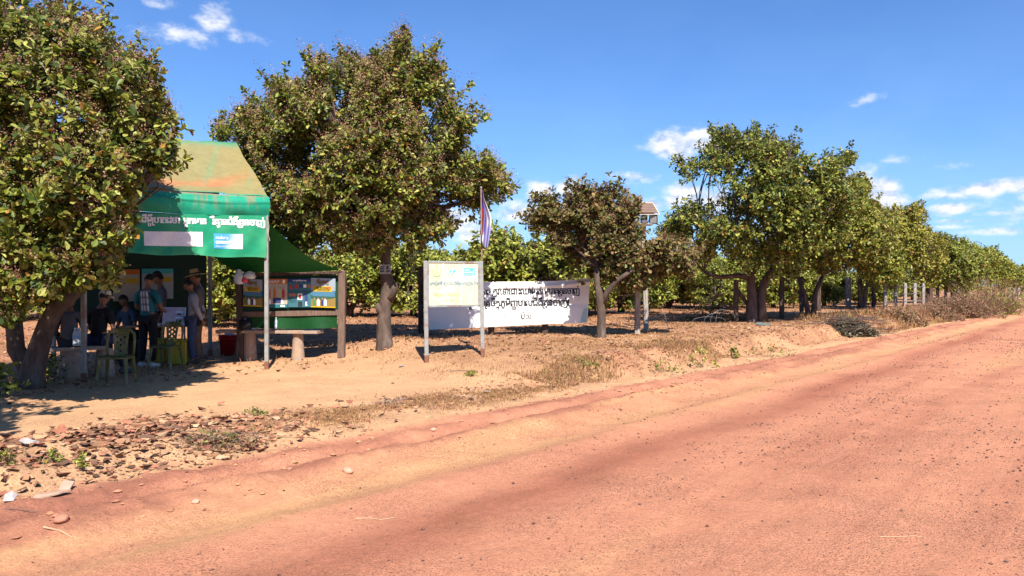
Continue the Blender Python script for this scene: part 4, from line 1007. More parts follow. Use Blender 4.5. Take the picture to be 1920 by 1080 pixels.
def chair(label, loc, rz):
    """seat opens towards -Y, backrest at +Y"""
    t = thing('plastic_chair', label, 'chair', loc, rz, 'green plastic chairs')
    q = MB(); n = 18
    def seat(a, b):
        x = (a-.5)*2; y = (b-.5)*2; return ((.225-.02*b)*x*(1-.06*y*y), .2*y*(1-.05*x*x), .435-.018*(1-x*x)*(1-y*y)+.012*abs(x)**4)
    q.grid(seat, 10, 10); q.build('seat', M_CHAIR, t, True, solid=-.008)
    q = MB()
    q = MB()
    edge = [(.215*math.copysign(1, math.cos(a))*abs(math.cos(a))**.35, .2*math.copysign(1, math.sin(a))*abs(math.sin(a))**.35, .422) for a in [k*math.pi/16 for k in range(33)]]
    q.tube(edge, .012, 6, cap=False); q.build('seat_rim', M_CHAIR, t, True)
    arch = [(-.19, .17, .42), (-.2, .19, .55), (-.205, .205, .68), (-.19, .22, .78), (-.13, .228, .835), (0, .232, .85), (.13, .228, .835), (.19, .22, .78), (.205, .205, .68), (.2, .19, .55), (.19, .17, .42)]
    q = MB(); q.tube(arch, [.016, .018, .02, .024, .028, .03, .028, .024, .02, .018, .016], 8); q.build('back_frame', M_CHAIR, t, True)
    link('backrest', splat_mesh(), t)
    for sx in (-1, 1):
        for sy in (-1, 1):
            q = MB(); q.tube([(sx*.185, sy*.165, .43), (sx*.2, sy*.185, .25), (sx*.222, sy*.215, 0)], [.032, .026, .019], 6); q.build('leg', M_CHAIR, t)
    return t
cpos = at(218, 722); chair('green plastic chair nearest the road, in front of the people on the bench', cpos, math.radians(188))
cpos2 = at(311, 694); c2_ = chair('green plastic chair in front of the white display sheet', cpos2, math.radians(172))
for o_ in [o for o in COL.objects if o.name.startswith('plastic_chair')]: o_.rotation_euler[2] -= math.pi
# ---------------------------------------------------------------- table, display sheet, bins
tp_ = at(312, 684); tz = ZC+(HZ-611)/F*tp_[1]
tb = thing('folding_table', 'narrow table behind the green chair carrying the white display sheet', 'table', tp_, RD*0+.25)
g0 = tp_[2]; MB().box((-.25, .3, tz-g0-.015), (1.25, .55, .03), None, .004).build('table_top', mat('table_top', (.3, .2, .13)), tb)
for sx in (-.82, .32):
    for sy in (.07, .53): MB().tube([(sx, sy, 0), (sx, sy, tz-g0-.032)], .016, 8).build('leg', M_STEEL, tb)
t = thing('display_sheet', 'white printed sheet with two landscape pictures propped on the table', 'display', tuple(P3(325, 611, tp_[1])))
f = lambda off: (lambda a, b: (-.225+.45*a, -.0+.07*(1-b)-off, .36*(1-b)))
q = MB(); q.grid(lambda a, b: f(0)(a, b), 2, 2); q.build('sheet', mat('sheet_white', (.40, .40, .52)), t, solid=.006)
q = MB(); q.grid(lambda a, b: f(.004)(.56+.33*a, .2+.64*b), 2, 2); pic = q.build('picture', I_OL, t)
for (a0, b0, a1, b1, m) in ((.56, .2, .89, .32, I_LB), (.56, .52, .89, .60, I_LB), (.6, .66, .84, .82, I_DG), (.62, .34, .8, .42, I_BK), (.66, .68, .72, .8, I_CR), (.95, 0, 1, 1, I_LB)):
    q = MB(); q.grid(lambda a, b: f(.008)(a0+(a1-a0)*a, b0+(b1-b0)*b), 1, 1); q.build('picture_detail', m, t)
lettering([('អ្នកស្ម័គ្រចិត្តភូមិ', .06, .42, .22, .22, -.06, .01), ('ព្យាបាល', .1, .28, .38, .38, -.05, 0), ('ឈាម', .1, .22, .48, .48, -.05, 0), ('ភូមិ', .1, .22, .58, .58, -.05, 0), ('ជំងឺគ្រុនចាញ់', .1, .44, .74, .74, -.05, 0)], f(.006), I_NV, t)
for i, (px, l, w) in enumerate(((316, 'yellow box under the table behind the right green chair', .34), (278, 'yellow box under the table behind the legs of the man in teal', .3))):
    p = at(px, 688-3*i); t = thing('yellow_box', l, 'box', (p[0], p[1]+.45, h1(p[0], p[1]+.45)), .2, 'yellow boxes under the table'); MY = mat('yellow_plastic', (.30, .24, .02), .5, .12)
    q = MB(); q.box((0, 0, .24), (w, .3, .46), None, .02); q.build('box_body', MY, t); q = MB(); q.box((0, 0, .485), (w+.03, .33, .03), None, .008); q.build('lid', MY, t)
t = thing('tray', 'white tray of papers on the table beside the display sheet', 'tray', tuple(P3(291, 610, tp_[1]+.1))); MB().box((0, 0, .02), (.26, .2, .03), None, .008).build('tray_body', mat('tray_white', (.5, .5, .5)), t); MB().box((.0, 0, .045), (.2, .14, .012), Euler((.1, .05, .3)), .002).build('papers', I_CR, t)

# ---------------------------------------------------------------- people
M_SKIN = mat('skin', (.20, .105, .065), .55, .08, 30); M_HAIR = mat('hair', (.012, .010, .009), .6)
def skin_mesh(J, E, R, sub=1):
    """J joints, E edges, R radii (x,y)"""
    bm = bmesh.new(); sl_ = bm.verts.layers.skin.verify(); vs = {k: bm.verts.new(J[k]) for k in R}
    for a, b in E: bm.edges.new((vs[a], vs[b]))
    first_ = True
    for k, v in vs.items():
        r = R[k]; r = (r, r) if not hasattr(r, '__len__') else r
        v[sl_].radius = r; v[sl_].use_root = first_; first_ = False
    me = bpy.data.meshes.new('body'); bm.to_mesh(me); bm.free()
    o = bpy.data.objects.new('body', me); COL.objects.link(o)
    o.modifiers.new('a', 'SKIN'); s_ = o.modifiers.new('b', 'SUBSURF'); s_.levels = sub; s_.render_levels = sub
    bpy.context.view_layer.update(); out = bpy.data.meshes.new_from_object(o.evaluated_get(bpy.context.evaluated_depsgraph_get()))
    bpy.data.objects.remove(o); bpy.data.meshes.remove(me); return out
def merged(meshes, remesh=.009):
    bm = bmesh.new()
    for m in meshes: bm.from_mesh(m)
    me = bpy.data.meshes.new('body'); bm.to_mesh(me); bm.free()
    o = bpy.data.objects.new('body', me); COL.objects.link(o); md = o.modifiers.new('r', 'REMESH'); md.mode = 'VOXEL'; md.voxel_size = remesh
    bpy.context.view_layer.update(); out = bpy.data.meshes.new_from_object(o.evaluated_get(bpy.context.evaluated_depsgraph_get())); bpy.data.objects.remove(o); return out
def person(label, loc, rz, pose, scale=1.0, shirt=(.3, .3, .3), sleeve='short', trousers=(.02, .02, .025), shoe=(.3, .3, .3), hat=None, nod=0.2, scarf=False, hair=True):
    t = thing('person', label, 'person', loc, rz)
    J = dict(pel=(0, .0, .93), wai=(0, .01, 1.07), che=(0, .015, 1.24), nb=(0, .02, 1.40), nk=(0, .0, 1.48), hd=(0, -.02, 1.55))
    for s, n_ in ((-1, 'l'), (1, 'r')):
        J.update({'cl'+n_: (s*.08, .02, 1.375), 'sh'+n_: (s*.17, .02, 1.35), 'el'+n_: (s*.215, .04, 1.08), 'wr'+n_: (s*.23, -.03, .84), 'hp'+n_: (s*.09, .0, .89), 'kn'+n_: (s*.10, -.02, .48), 'an'+n_: (s*.105, .02, .09), 'to'+n_: (s*.12, -.12, .035), 'ft'+n_: (s*.11, .03, .04)})
    J.update(pose); J = {k: Vector(v) for k, v in J.items()}
    arms = []; legs = []
    for n_ in 'lr':
        arms += [('nb', 'cl'+n_), ('cl'+n_, 'sh'+n_), ('sh'+n_, 'el'+n_), ('el'+n_, 'wr'+n_)]; legs += [('pel', 'hp'+n_), ('hp'+n_, 'kn'+n_), ('kn'+n_, 'an'+n_), ('an'+n_, 'to'+n_)]
    E = [('pel', 'wai'), ('wai', 'che'), ('che', 'nb'), ('nb', 'nk'), ('nk', 'hd')]+arms+legs
    R = dict(pel=(.13, .1), wai=(.12, .09), che=(.14, .1), nb=(.07, .065), nk=.05, hd=.05)
    for n_ in 'lr': R.update({'cl'+n_: .065, 'sh'+n_: .058, 'el'+n_: .038, 'wr'+n_: .026, 'hp'+n_: .082, 'kn'+n_: .054, 'an'+n_: .036, 'to'+n_: .03})
    parts = [skin_mesh(J, E, R)]
    # head with face
    hc = J['hd']+Vector((0, -.015-.03*nod, .055)); bm = bmesh.new(); bmesh.ops.create_uvsphere(bm, u_segments=28, v_segments=20, radius=1)
    RH = Euler((nod, 0, 0)).to_matrix()
    for v in bm.verts:
        x, y, z = v.co; jaw = 1-.28*max(0, -z-.1); w = .076*jaw; d = .094*(1-.12*max(0, -z)); p = Vector((x*w, y*d, z*.118))
        if y < -.3: 
            p.y -= .020*math.exp(-(x/.16)**2-((z+.12)/.16)**2)+.008*math.exp(-(x/.3)**2-((z+.55)/.1)**2)+.008*math.exp(-((z+.85)/.2)**2)
            p.y += .010*math.exp(-((abs(x)-.38)/.16)**2-((z-.08)/.12)**2)
        if abs(x) > .8: p.x += math.copysign(.012*math.exp(-((z+.02)/.22)**2-((y-.1)/.25)**2), x)
        v.co = RH @ p + hc
    hm = bpy.data.meshes.new('h'); bm.to_mesh(hm); bm.free(); parts.append(hm)
    # hands: palm, four fingers, thumb
    hb = MB()
    for n_, s in (('l', -1), ('r', 1)):
        w0 = J['wr'+n_]; d = (w0-J['el'+n_]).normalized(); side = Vector((0, -1, 0)); side = (side-d*side.dot(d)).normalized() if abs(side.dot(d)) < .9 else Vector((1, 0, 0)); nn = d.cross(side)*s
        hb.tube([w0-d*.01, w0+d*.03, w0+d*.085], [.025, .033, .034], 8)
        for k, L in enumerate((.068, .078, .072, .058)):
            b0 = w0+d*.078+side*(.027-.018*k); cu = nn*(.3+.12*k)
            hb.tube([b0, b0+d*L*.45+cu*L*.12, b0+d*L*.8+cu*L*.45, b0+d*L*.95+cu*L*.8], [.0095, .009, .0085, .007], 6)
        tb0 = w0+d*.03+side*.028; hb.tube([tb0, tb0+side*.025+d*.022, tb0+side*.035+d*.05+nn*.01], [.012, .011, .009], 6)
    parts.append(hb.mesh('hands', M_SKIN))
    body = merged(parts, .008); body.materials.clear(); body.materials.append(M_SKIN); body.polygons.foreach_set('use_smooth', [True]*len(body.polygons)); link('body', body, t)
    for s in (-1, 1):
        q = MB(); e = hc+RH @ Vector((s*.03, -.083, .012)); q.lathe([(.001, -.006), (.009, -.003), (.011, 0), (.009, .003), (.001, .006)], e, 8); q.build('eye', ink('eye', (.03, .02, .02)), t, True)
    # clothes
    g = .016; RS = {k: (R[k] if hasattr(R[k], '__len__') else (R[k], R[k])) for k in R}; RS = {k: (v[0]+g, v[1]+g) for k, v in RS.items()}
    Js = dict(J); Es = [('pel', 'wai'), ('wai', 'che'), ('che', 'nb')]; Rs = {k: RS[k] for k in ('pel', 'wai', 'che')}; Rs['nb'] = (.062, .062)
    Js['pel'] = J['pel']+Vector((0, 0, -.04)); Js['nb'] = J['nb']+Vector((0, 0, -.005)); Rs['pel'] = (.15, .12)
    for n_ in 'lr':
        Rs['cl'+n_] = RS['cl'+n_]; Rs['sh'+n_] = (.075, .075); Es += [('nb', 'cl'+n_), ('cl'+n_, 'sh'+n_)]
        if sleeve == 'short': Js['sl'+n_] = J['sh'+n_].lerp(J['el'+n_], .75); Rs['sl'+n_] = (.064, .064); Es.append(('sh'+n_, 'sl'+n_))
        else:
            Js['sl'+n_] = J['el'+n_].lerp(J['wr'+n_], .92); Rs['el'+n_] = (.055, .055); Rs['sl'+n_] = (.042, .042); Es += [('sh'+n_, 'el'+n_), ('el'+n_, 'sl'+n_)]
    sm_ = skin_mesh(Js, Es, Rs, 2); sm_.materials.clear(); sm_.materials.append(mat('shirt_%.2f_%.2f_%.2f' % shirt, shirt, .9, .15, 14, bump=.6, bscale=10)); sm_.polygons.foreach_set('use_smooth', [True]*len(sm_.polygons)); link('shirt', sm_, t)
    Rt = {'pel': (.142, .112)}; Et = []; Jt = dict(J)
    for n_ in 'lr':
        Jt['an'+n_] = J['an'+n_]+Vector((0, 0, .01)); Rt.update({'hp'+n_: (.1, .1), 'kn'+n_: (.075, .075), 'an'+n_: (.062, .062)}); Et += [('pel', 'hp'+n_), ('hp'+n_, 'kn'+n_), ('kn'+n_, 'an'+n_)]
    tm = skin_mesh(Jt, Et, Rt, 2); tm.materials.clear(); tm.materials.append(mat('trousers_%.2f_%.2f_%.2f' % trousers, trousers, .9, .2, 16, bump=.5, bscale=12)); tm.polygons.foreach_set('use_smooth', [True]*len(tm.polygons)); link('trousers', tm, t)
    for n_ in 'lr':
        a, b = J['an'+n_], J['to'+n_]; q = MB(); d = Vector((b.x-a.x, b.y-a.y, 0)); d.normalize(); zb = a.z-.09
        c0 = Vector((a.x, a.y, zb))
        q.tube([c0-d*.065+Vector((0, 0, .04)), c0-d*.03+Vector((0, 0, .055)), c0+d*.07+Vector((0, 0, .042)), c0+d*.15+Vector((0, 0, .032)), c0+d*.19+Vector((0, 0, .028))], [.03, .05, .044, .04, .02], 10)
        q.build('shoe', mat('shoe_%.2f' % shoe[0], shoe, .7), t, True)
    if hair:
        bm = bmesh.new(); bmesh.ops.create_uvsphere(bm, u_segments=24, v_segments=16, radius=1); dl = []
        for v in bm.verts:
            x, y, z = v.co
            if z < (-.35 if y > -.1 else .38): dl.append(v)
            v.co = RH @ Vector((x*.083, y*.101+.004, z*.127+.004)) + hc
        bmesh.ops.delete(bm, geom=dl, context='VERTS'); bmesh.ops.solidify(bm, geom=bm.faces[:], thickness=.008); m = bpy.data.meshes.new('hair'); bm.to_mesh(m); bm.free(); m.materials.append(M_HAIR); link('hair', m, t)
    if hat:
        q = MB(); kind, c = hat
        if kind == 'straw': prof = [(.001, .115), (.05, .125), (.078, .11), (.09, .03), (.105, .02), (.2, .0), (.205, -.006), (.1, .008), (.086, .01)]
        else: prof = [(.001, .115), (.05, .108), (.082, .07), (.094, .02), (.097, 0), (.09, 0)]
        q.lathe(prof, (0, 0, 0), 28)
        if kind == 'cap': q.box((0, -.13, .006), (.13, .1, .008), Euler((.15, 0, 0)), .003)
        q.xf(Matrix.Translation(hc+RH @ Vector((0, 0, .045))) @ RH.to_4x4()); ho = q.build('hat', mat('hat_'+kind+'%.1f' % c[0], c, .85, .15, 30, bump=.4), t, True)
        if kind == 'straw': q = MB(); q.lathe([(.092, .022), (.093, .05), (.088, .05)], n=28); q.xf(Matrix.Translation(hc+RH @ Vector((0, 0, .045))) @ RH.to_4x4()); q.build('hat_band', M_HAIR, ho)
    if scarf:
        def sc(a, b):
            y = (b-.5)*2; x = -.02-.09+.15*a-.03*abs(y)
            if b < .5: return (x, .16+.02*math.sin(a*9), 1.42-(.5-b)*2*.38-.0)
            return (x, .12-.24*(b-.5)*2 if b < .8 else -.13, 1.44-(b-.5)*.7)
        ms = mat('scarf_check', (.45, .45, .48), .9, .1); q = MB(); q.grid(sc, 12, 24); me = q.mesh('scarf', attr_mat('scarf_cloth', .9, .1), True)
        a_ = me.attributes.new('col', 'FLOAT_COLOR', 'POINT'); cc = []
        for j in range(25):
            for i in range(13):
                k = (.1 if (i % 3 == 0) else .55)*(.4 if j % 4 == 0 else 1); cc += [k, k, k*1.08, 1]
        a_.data.foreach_set('color', cc); link('scarf', me, t)
    t.scale = (scale,)*3
    return t
def ground_at_D(px, D): x = (px-960)/F*D; return (x, D, h1(x, D))
R_ = math.radians
person('person standing in a teal shirt with a checked scarf over one shoulder, seen from behind', at(277, 689), R_(172), dict(ell=(-.25, -.02, 1.1), wrl=(-.17, -.24, 1.05), elr=(.24, -.02, 1.1), wrr=(.14, -.25, 1.02), hpl=(-.09, 0, .89), anl=(-.12, .03, .09), anr=(.13, 0, .09), tol=(-.14, -.1, .035), tor=(.16, -.13, .035)), 1.02, (.012, .12, .155), 'short', (.012, .012, .016), (.55, .55, .55), None, .45, True)
person('person in a pale long-sleeved shirt and jeans, looking down with hands held behind the back', at(362, 683), R_(-82), dict(ell=(-.22, .14, 1.1), wrl=(-.06, .17, .90), elr=(.22, .14, 1.1), wrr=(.05, .19, .88), nk=(0, -.03, 1.475), hd=(0, -.06, 1.54)), .97, (.28, .28, .31), 'long', (.035, .05, .10), (.05, .045, .04), None, .55)
person('person in a wide straw hat standing behind the one in the pale shirt', ground_at_D(371, 15.6), R_(-75), dict(), 1.06, (.10, .095, .10), 'long', (.10, .065, .045), (.1, .06, .04), ('straw', (.50, .34, .12)), .2)
person('person in a dark cap and grey shirt standing behind the one in teal', ground_at_D(301, 15.9), R_(-60), dict(ell=(-.24, -.04, 1.12), wrl=(-.12, -.26, 1.08)), 1.05, (.10, .10, .12), 'short', (.03, .03, .035), (.1, .1, .1), ('cap', (.015, .015, .02)), .25)
def seated(seat, fwd=.42): 
    d = dict(pel=(0, 0, seat+.1), wai=(0, -.01, seat+.24), che=(0, -.04, seat+.41), nb=(0, -.07, seat+.57), nk=(0, -.1, seat+.65), hd=(0, -.13, seat+.72))
    for s, n_ in ((-1, 'l'), (1, 'r')):
        d.update({'cl'+n_: (s*.08, -.07, seat+.545), 'sh'+n_: (s*.17, -.06, seat+.52), 'el'+n_: (s*.23, -.08, seat+.25), 'wr'+n_: (s*.16, -.3, seat+.16), 'hp'+n_: (s*.09, -.02, seat+.08), 'kn'+n_: (s*.13, -fwd, seat+.07), 'an'+n_: (s*.13, -fwd-.02, .09), 'to'+n_: (s*.15, -fwd-.16, .035)})
    return d
sx = P3(184, 651, l2_[1]+.42); g_ = h1(sx.x, sx.y)
person('person in black seated on the bench with back turned to the road', (sx.x, sx.y, g_), R_(170), seated(zt2-g_), 1.02, (.012, .012, .014), 'short', (.02, .03, .06), (.08, .08, .08), ('cap', (.55, .55, .55)), .3)
sx = P3(129, 651, l2_[1]+.12); g_ = h1(sx.x, sx.y)
person('person in a grey checked shirt seated at the left end of the bench', (sx.x, sx.y, g_), R_(200), seated(zt2-g_), .98, (.09, .09, .10), 'long', (.03, .03, .04), (.06, .05, .04), None, .3)
gx = ground_at_D(243, 16.0)
person('person in dark blue seated at the far side of the tent table', gx, R_(-20), seated(.46), 1.0, (.03, .06, .10), 'short', (.02, .02, .03), (.06, .05, .04), None, .35)
MB().box((0, .05, .22), (.4, .36, .44), None, .02).build('stool', M_DARKWOOD, None, loc=gx); tag(bpy.data.objects['stool'], 'low dark stool under the seated person in dark blue', 'stool')

# ---------------------------------------------------------------- yellow sign on steel posts
sL = np.array(at(799, 680)); sR = np.array(at(905, 661))
DS = float(sL[1]); DSr = DS+.25
sign = thing('roadside_sign', 'faded yellow sign board with three emblems in a grey steel frame', 'sign', tuple(sL)); S0 = Vector(sL)
def sq(px, py, off=0.0): k = (px-799)/106; return P3(px, py, DS+(DSr-DS)*k-off)-S0
gl = h1(*P3(799, 0, DS)[:2]); gr = h1(*P3(905, 0, DSr)[:2])
for px, g, y0 in ((798, gl, 489), (902, gr, 490)):
    q = MB(); a = sq(px, y0); b = sq(px+(2 if px < 850 else 3), 660); b.z = g-S0.z+.13; q.beam(b, a, .075); p = q.build('post', M_STEEL, sign)
    q = MB(); c_ = b+(b-a).normalized()*.25; q.beam(c_, b, .078); q.build('post_foot', M_RUST, p)
q = MB(); q.beam(sq(803, 491), sq(898, 492.5), .04); q.beam(sq(803, 574.5), sq(898, 572.5), .04); q.beam(sq(803, 491), sq(803, 574.5), .042); q.beam(sq(898, 492.5), sq(898, 572.5), .042); q.build('frame', M_STEEL, sign)
M_SIGN = mat('sign_cream', (.62, .565, .34), .45, .07, 3, dirt=(.72, .68, .50), dscale=1.6, dthr=(.5, .7))
q = MB(); q.box((sq(803, 491)+sq(898, 573))/2, ((sq(898, 500)-sq(803, 500)).length, .012, (sq(803, 492)-sq(803, 574)).length), Euler((0, 0, math.atan2(DSr-DS, 106/F*DS))), .002)
panel = q.build('panel', M_SIGN, sign)
def sp_(off): 
    def f(px, py): return sq(px, py, .010+off)
    return f
f0, f1 = sp_(0), sp_(.003)
def ribbon(mb, pts, w, f):
    for (ax, ay), (bx_, by) in zip(pts, pts[1:]):
        L = math.hypot(bx_-ax, by-ay) or 1; nx, ny = -(by-ay)/L*w/2, (bx_-ax)/L*w/2
        mb.add([f(ax+nx, ay+ny), f(bx_+nx, by+ny), f(bx_-nx, by-ny), f(ax-nx, ay-ny)], [(0, 1, 2, 3)])
def arc(cx, cy, rx, ry, a0, a1, n=16): return [(cx+rx*math.cos(math.radians(a0+(a1-a0)*k/n)), cy+ry*math.sin(math.radians(a0+(a1-a0)*k/n))) for k in range(n+1)]
I_SG = ink('faded_olive', (.34, .36, .16)); I_ST = ink('faded_teal', (.10, .42, .46)); I_SB = ink('faded_blue', (.16, .27, .33)); I_SY = ink('faded_gold', (.60, .52, .10))
q = MB(); ribbon(q, arc(819, 509.5, 8, 9, 25, 200, 14)[::-1], 1.2, f0); ribbon(q, arc(819, 509.5, 8, 9, -20, 25, 5), 1.2, f0); ribbon(q, arc(819, 514, 7, 5, 20, 160), 1.1, f0); ribbon(q, [(817.6, 506.5), (819.2, 505.2), (820.4, 506.8), (818, 509.5), (820.2, 511.5), (818.6, 513.6)], .8, f0); q.build('emblem', I_SG, panel)
q = MB(); ribbon(q, [(819, 497), (819, 502)], 1.0, f0); ribbon(q, [(817, 499.5), (821, 499.5)], .8, f0); q.build('emblem_crown', I_SY, panel)
q = MB(); pts = [(842.5, 505), (845, 504.5), (848, 507), (851, 504.5), (853.5, 505.5), (854, 509), (851.5, 512), (852.5, 515), (849, 514.5), (847, 516), (845, 513), (843, 510)]; q.add([f0(*p) for p in pts], [tuple(range(len(pts)))]); q.build('emblem_map', I_ST, panel)
q = MB(); 
for a0 in range(0, 360, 24): ribbon(q, arc(848, 509.5, 8.4, 10.2, a0, a0+13, 3), 1.1, f0)
q.build('emblem_ring', ink('faded_brown', (.42, .34, .22)), panel)
q = MB(); ribbon(q, [(844, 505), (851, 515)], .9, f1); ribbon(q, [(852, 505), (847, 509), (845.5, 515)], .9, f1); q.build('emblem_strokes', I_WH, panel)
q = MB(); q.add([f0(867.5, 502.5), f0(891, 502.5), f0(891, 517), f0(869.5, 517)], [(0, 1, 2, 3)]); q.build('logo_panel', I_ST, panel)
pix_text([('malaria', 871.5, 881, 507.6, 507.6, 4.6, .02), ('consortium', 870.5, 887.5, 512, 512, 4.8, .04), ('disease control', 870.5, 886.5, 515.8, 515.8, 2.8, .02)], f1, I_WH, panel)
pix_text([('អ្នកស្ម័គ្រចិត្តព្យាបាលជំងឺគ្រុនចាញ់ចល័ត', 806, 895.5, 534, 534, 7.6, .02)], f0, I_SB, panel)
pix_text([('ភូមិព្យាបាលជំងឺគ្រុនចាញ់', 812, 861, 555, 555, 6.2, -.0), ('ភូមិ ២ ៥', 845, 862, 565, 565, 5.2, 0)], f0, I_SG, panel)
I_SW = ink('flaked_white', (.76, .76, .68))
for pts, w in (([(831, 492), (831.5, 515), (829, 548)], 1.8), ([(870, 493), (867, 520), (864.5, 545), (863, 572)], 2.1), ([(889, 493), (887, 530), (884, 560)], 1.0), ([(803, 545), (812, 558), (826, 568), (850, 572.5)], 2.3), ([(806, 544), (822, 546), (838, 554), (850, 562)], 1.3), ([(838, 535), (842, 543), (848, 548)], 1.6), ([(873, 546), (880, 550), (883, 556), (881, 572)], 1.5), ([(810, 497), (813, 503)], 1.4), ([(861, 493), (861, 506)], .9), ([(830, 556), (824, 565)], 1.0)): q = MB(); ribbon(q, pts, w, sp_(.0016)); q.build('flaked_paint', I_SW, panel)
# flag on its pole behind the right sign post
fb = P3(905, 655, DSr+.09); gz = h1(fb.x, fb.y); fl = thing('flagpole', 'thin rusty flagpole tied behind the right post of the yellow sign', 'flagpole', (fb.x, fb.y, gz))
FT = P3(902, 354, DSr+.09); q = MB(); q.tube([(0, 0, -.05), ((FT.x-fb.x)*.6, 0, (FT.z-gz)*.6), (FT.x-fb.x, 0, FT.z-gz)], [.02, .018, .014], 8); q.build('pole', mat('pole_rust', (.2, .12, .09), .8, .3, 20), fl, True)
q = MB(); q.lathe([(.001, 0), (.022, .01), (.022, .03), (.001, .045)], (FT.x-fb.x, 0, FT.z-gz), 10); q.build('finial', M_STEEL, fl)
fg = thing('flag', 'limp blue, red and white flag hanging from the pole above the sign', 'flag', tuple(FT))
def flag_fn(s, t):
    w = .02+.21*sm(0, .55, t)*(.75+.25*np.sin(t*3)); L = 1.13
    ph = s*11+1.0; x = w*(s*.9-.33*t+.08); y = .07*np.sin(ph)*(.3+t)+.02*np.sin(t*9+s*4)
    z = -L*t*(1-.16*np.abs(s-.75)*1.2*sm(.5, 1, t)) - .04*s
    z = np.where(s < .45, z+.12*sm(.8, 1, t)*(1-s/.45), z)
    return np.stack([x+.02, y-.03, z], 1)
def flag_col(s, t):
    c = np.tile(np.array((.72, .70, .74)), (len(s), 1)); bl = (.07, .06, .36); rd = (.62, .04, .03)
    c = mix3(c, rd, ((s < .30) & (t > .35)).astype(float)); c = mix3(c, rd, gs(s, .68, .14)*(1-sm(.2, .42, t)))
    c = mix3(c, bl, (gs(s, .40, .13)*(1-sm(.72, .9, t))+(s < .3)*(t < .35)).clip(0, 1)); c = mix3(c, (.30, .26, .62), .75*sm(.62, .75, t+.1*s)*(s > .42)); return c
cloth('flag_cloth', flag_fn, 30, 40, flag_col, attr_mat('flag_cloth', .8, .1, trans=.25), fg)

# ---------------------------------------------------------------- long white banner on dark posts
WL = P3(794, 530, 19.2); WR = P3(1107, 522, 20.0)
wb = thing('fabric_banner', 'long white cloth banner with two rows of black lettering tied between posts', 'banner', (WL.x, WL.y, .4)); W0 = Vector(wb.location)
TOPY = [(794, 531), (860, 530), (912, 528.5), (1000, 528), (1060, 526), (1107, 521.5)]; BOTY = [(794, 619), (860, 616), (910, 613.5), (965, 611), (1030, 607.5), (1095, 606), (1101, 605)]
def wpt(px, py, off=0.0):
    k = (px-794)/313; D = 19.2+.8*k
    yt = np.interp(px, [a for a, b in TOPY], [b for a, b in TOPY]); yb = np.interp(px, [a for a, b in BOTY], [b for a, b in BOTY]); t = (py-yt)/(yb-yt)
    m = yt + 8+ 7*(1-((px-1000)/150)**2)*.35 ; fold = .055*math.exp(-((py-(yt+7+3.0*math.sin(k*3.1)))/3.0)**2)*min(1, max(0, (px-905)/40))
    o = .03*math.sin(k*9+t*2)+.014*math.sin(k*31-t*4)*(1-t)+.02*math.exp(-((t-.45-.5*(k-.7))/.05)**2)*(k > .6)-.05*math.sin(t*3.1)
    return P3(px, py, D+o-off-fold)-W0
def wmap(off): return lambda px, py: wpt(px, py, off)
q = MB(); nu, nv = 110, 40; vs = []
for j in range(nv+1):
    for i in range(nu+1):
        px = 794+313*i/nu; t = j/nv; px2 = px-6*t*max(0, (px-1000)/107)
        yt = np.interp(px, [a for a, b in TOPY], [b for a, b in TOPY]); yb = np.interp(px, [a for a, b in BOTY], [b for a, b in BOTY]); vs.append(wpt(px2, yt+(yb-yt)*t))
q.add(vs, [(j*(nu+1)+i, j*(nu+1)+i+1, (j+1)*(nu+1)+i+1, (j+1)*(nu+1)+i) for j in range(nv) for i in range(nu)])
cl_ = q.build('cloth', mat('white_cloth', (.80, .79, .77), .8, .04, 5, bump=.2, bscale=8), wb, True)
W1 = wmap(.008)
pix_text([('ក្រុនក្តៅ រងាញាក់ ឈឺក្បាលភាព', 806, 918, 553, 553, 17, .012), ('ត្រូវទៅជោះឈាមរកមេរោគគ្រុនចាញ់', 924, 1086.5, 552.5, 551, 17.5, .022)], W1, I_BK, cl_)
pix_text([('នៅអ្នកស្ម័គ្រចិត្តភូមិព្យាបាលជំងឺគ្រុនចាញ់!', 858, 1067, 574.5, 573, 17.5, .022)], W1, I_BK, cl_)
pix_text([('CRS', 985.5, 996, 597.8, 597.6, 10, .008)], W1, I_BK, cl_)
q = MB(); ribbon(q, arc(981, 592, 2.6, 6.4, 200, -140, 20), .9, W1); ribbon(q, [(978.5, 588), (977.2, 594), (979, 598.5), (982, 597), (984.5, 590)], 1.1, W1); q.build('logo_mark', I_BK, cl_)
q = MB(); 
for a0 in range(0, 360, 30): ribbon(q, arc(945, 594.5, 4.6, 5.4, a0, a0+18, 3), .6, W1)
ribbon(q, [(944, 592), (946.5, 593.5), (943.5, 597)], .7, W1); q.build('round_emblem', I_BL, cl_)
q = MB(); pts = [(1097, 578), (1101.5, 577), (1099.8, 604.3), (1088.5, 604.8), (1090.5, 592), (1094, 582)]; q.add([W1(*p) for p in pts], [tuple(range(6))]); q.build('corner_stain', ink('pale_turquoise', (.38, .56, .56)), cl_)
for px, y0, y1, w, lab in ((790, 500, 642, .15, 'tall dark wooden post at the left end of the white banner'), (921, 560, 641, .16, 'dark wooden post under the white banner, left of the middle'), (1022, 560, 638, .15, 'dark wooden post under the right half of the white banner')):
    D = 19.45+.8*(px-794)/313; b = P3(px, y1, D); g = h1(b.x, b.y); t = P3(px, y0, D); t.x = b.x
    o = thing('wooden_post', lab, 'post', (b.x, b.y, g), group='dark posts behind the white banner'); q = MB(); q.beam((0, 0, -.1), (0, 0, t.z-g), w); q.build('shaft', M_DARKWOOD, o)
    MB().tube([(-.09, -w/2-.01, .75), (0, -w/2-.015, .76), (.09, -w/2-.01, .75)], .008, 5).build('tie_wire', M_STEEL, o)
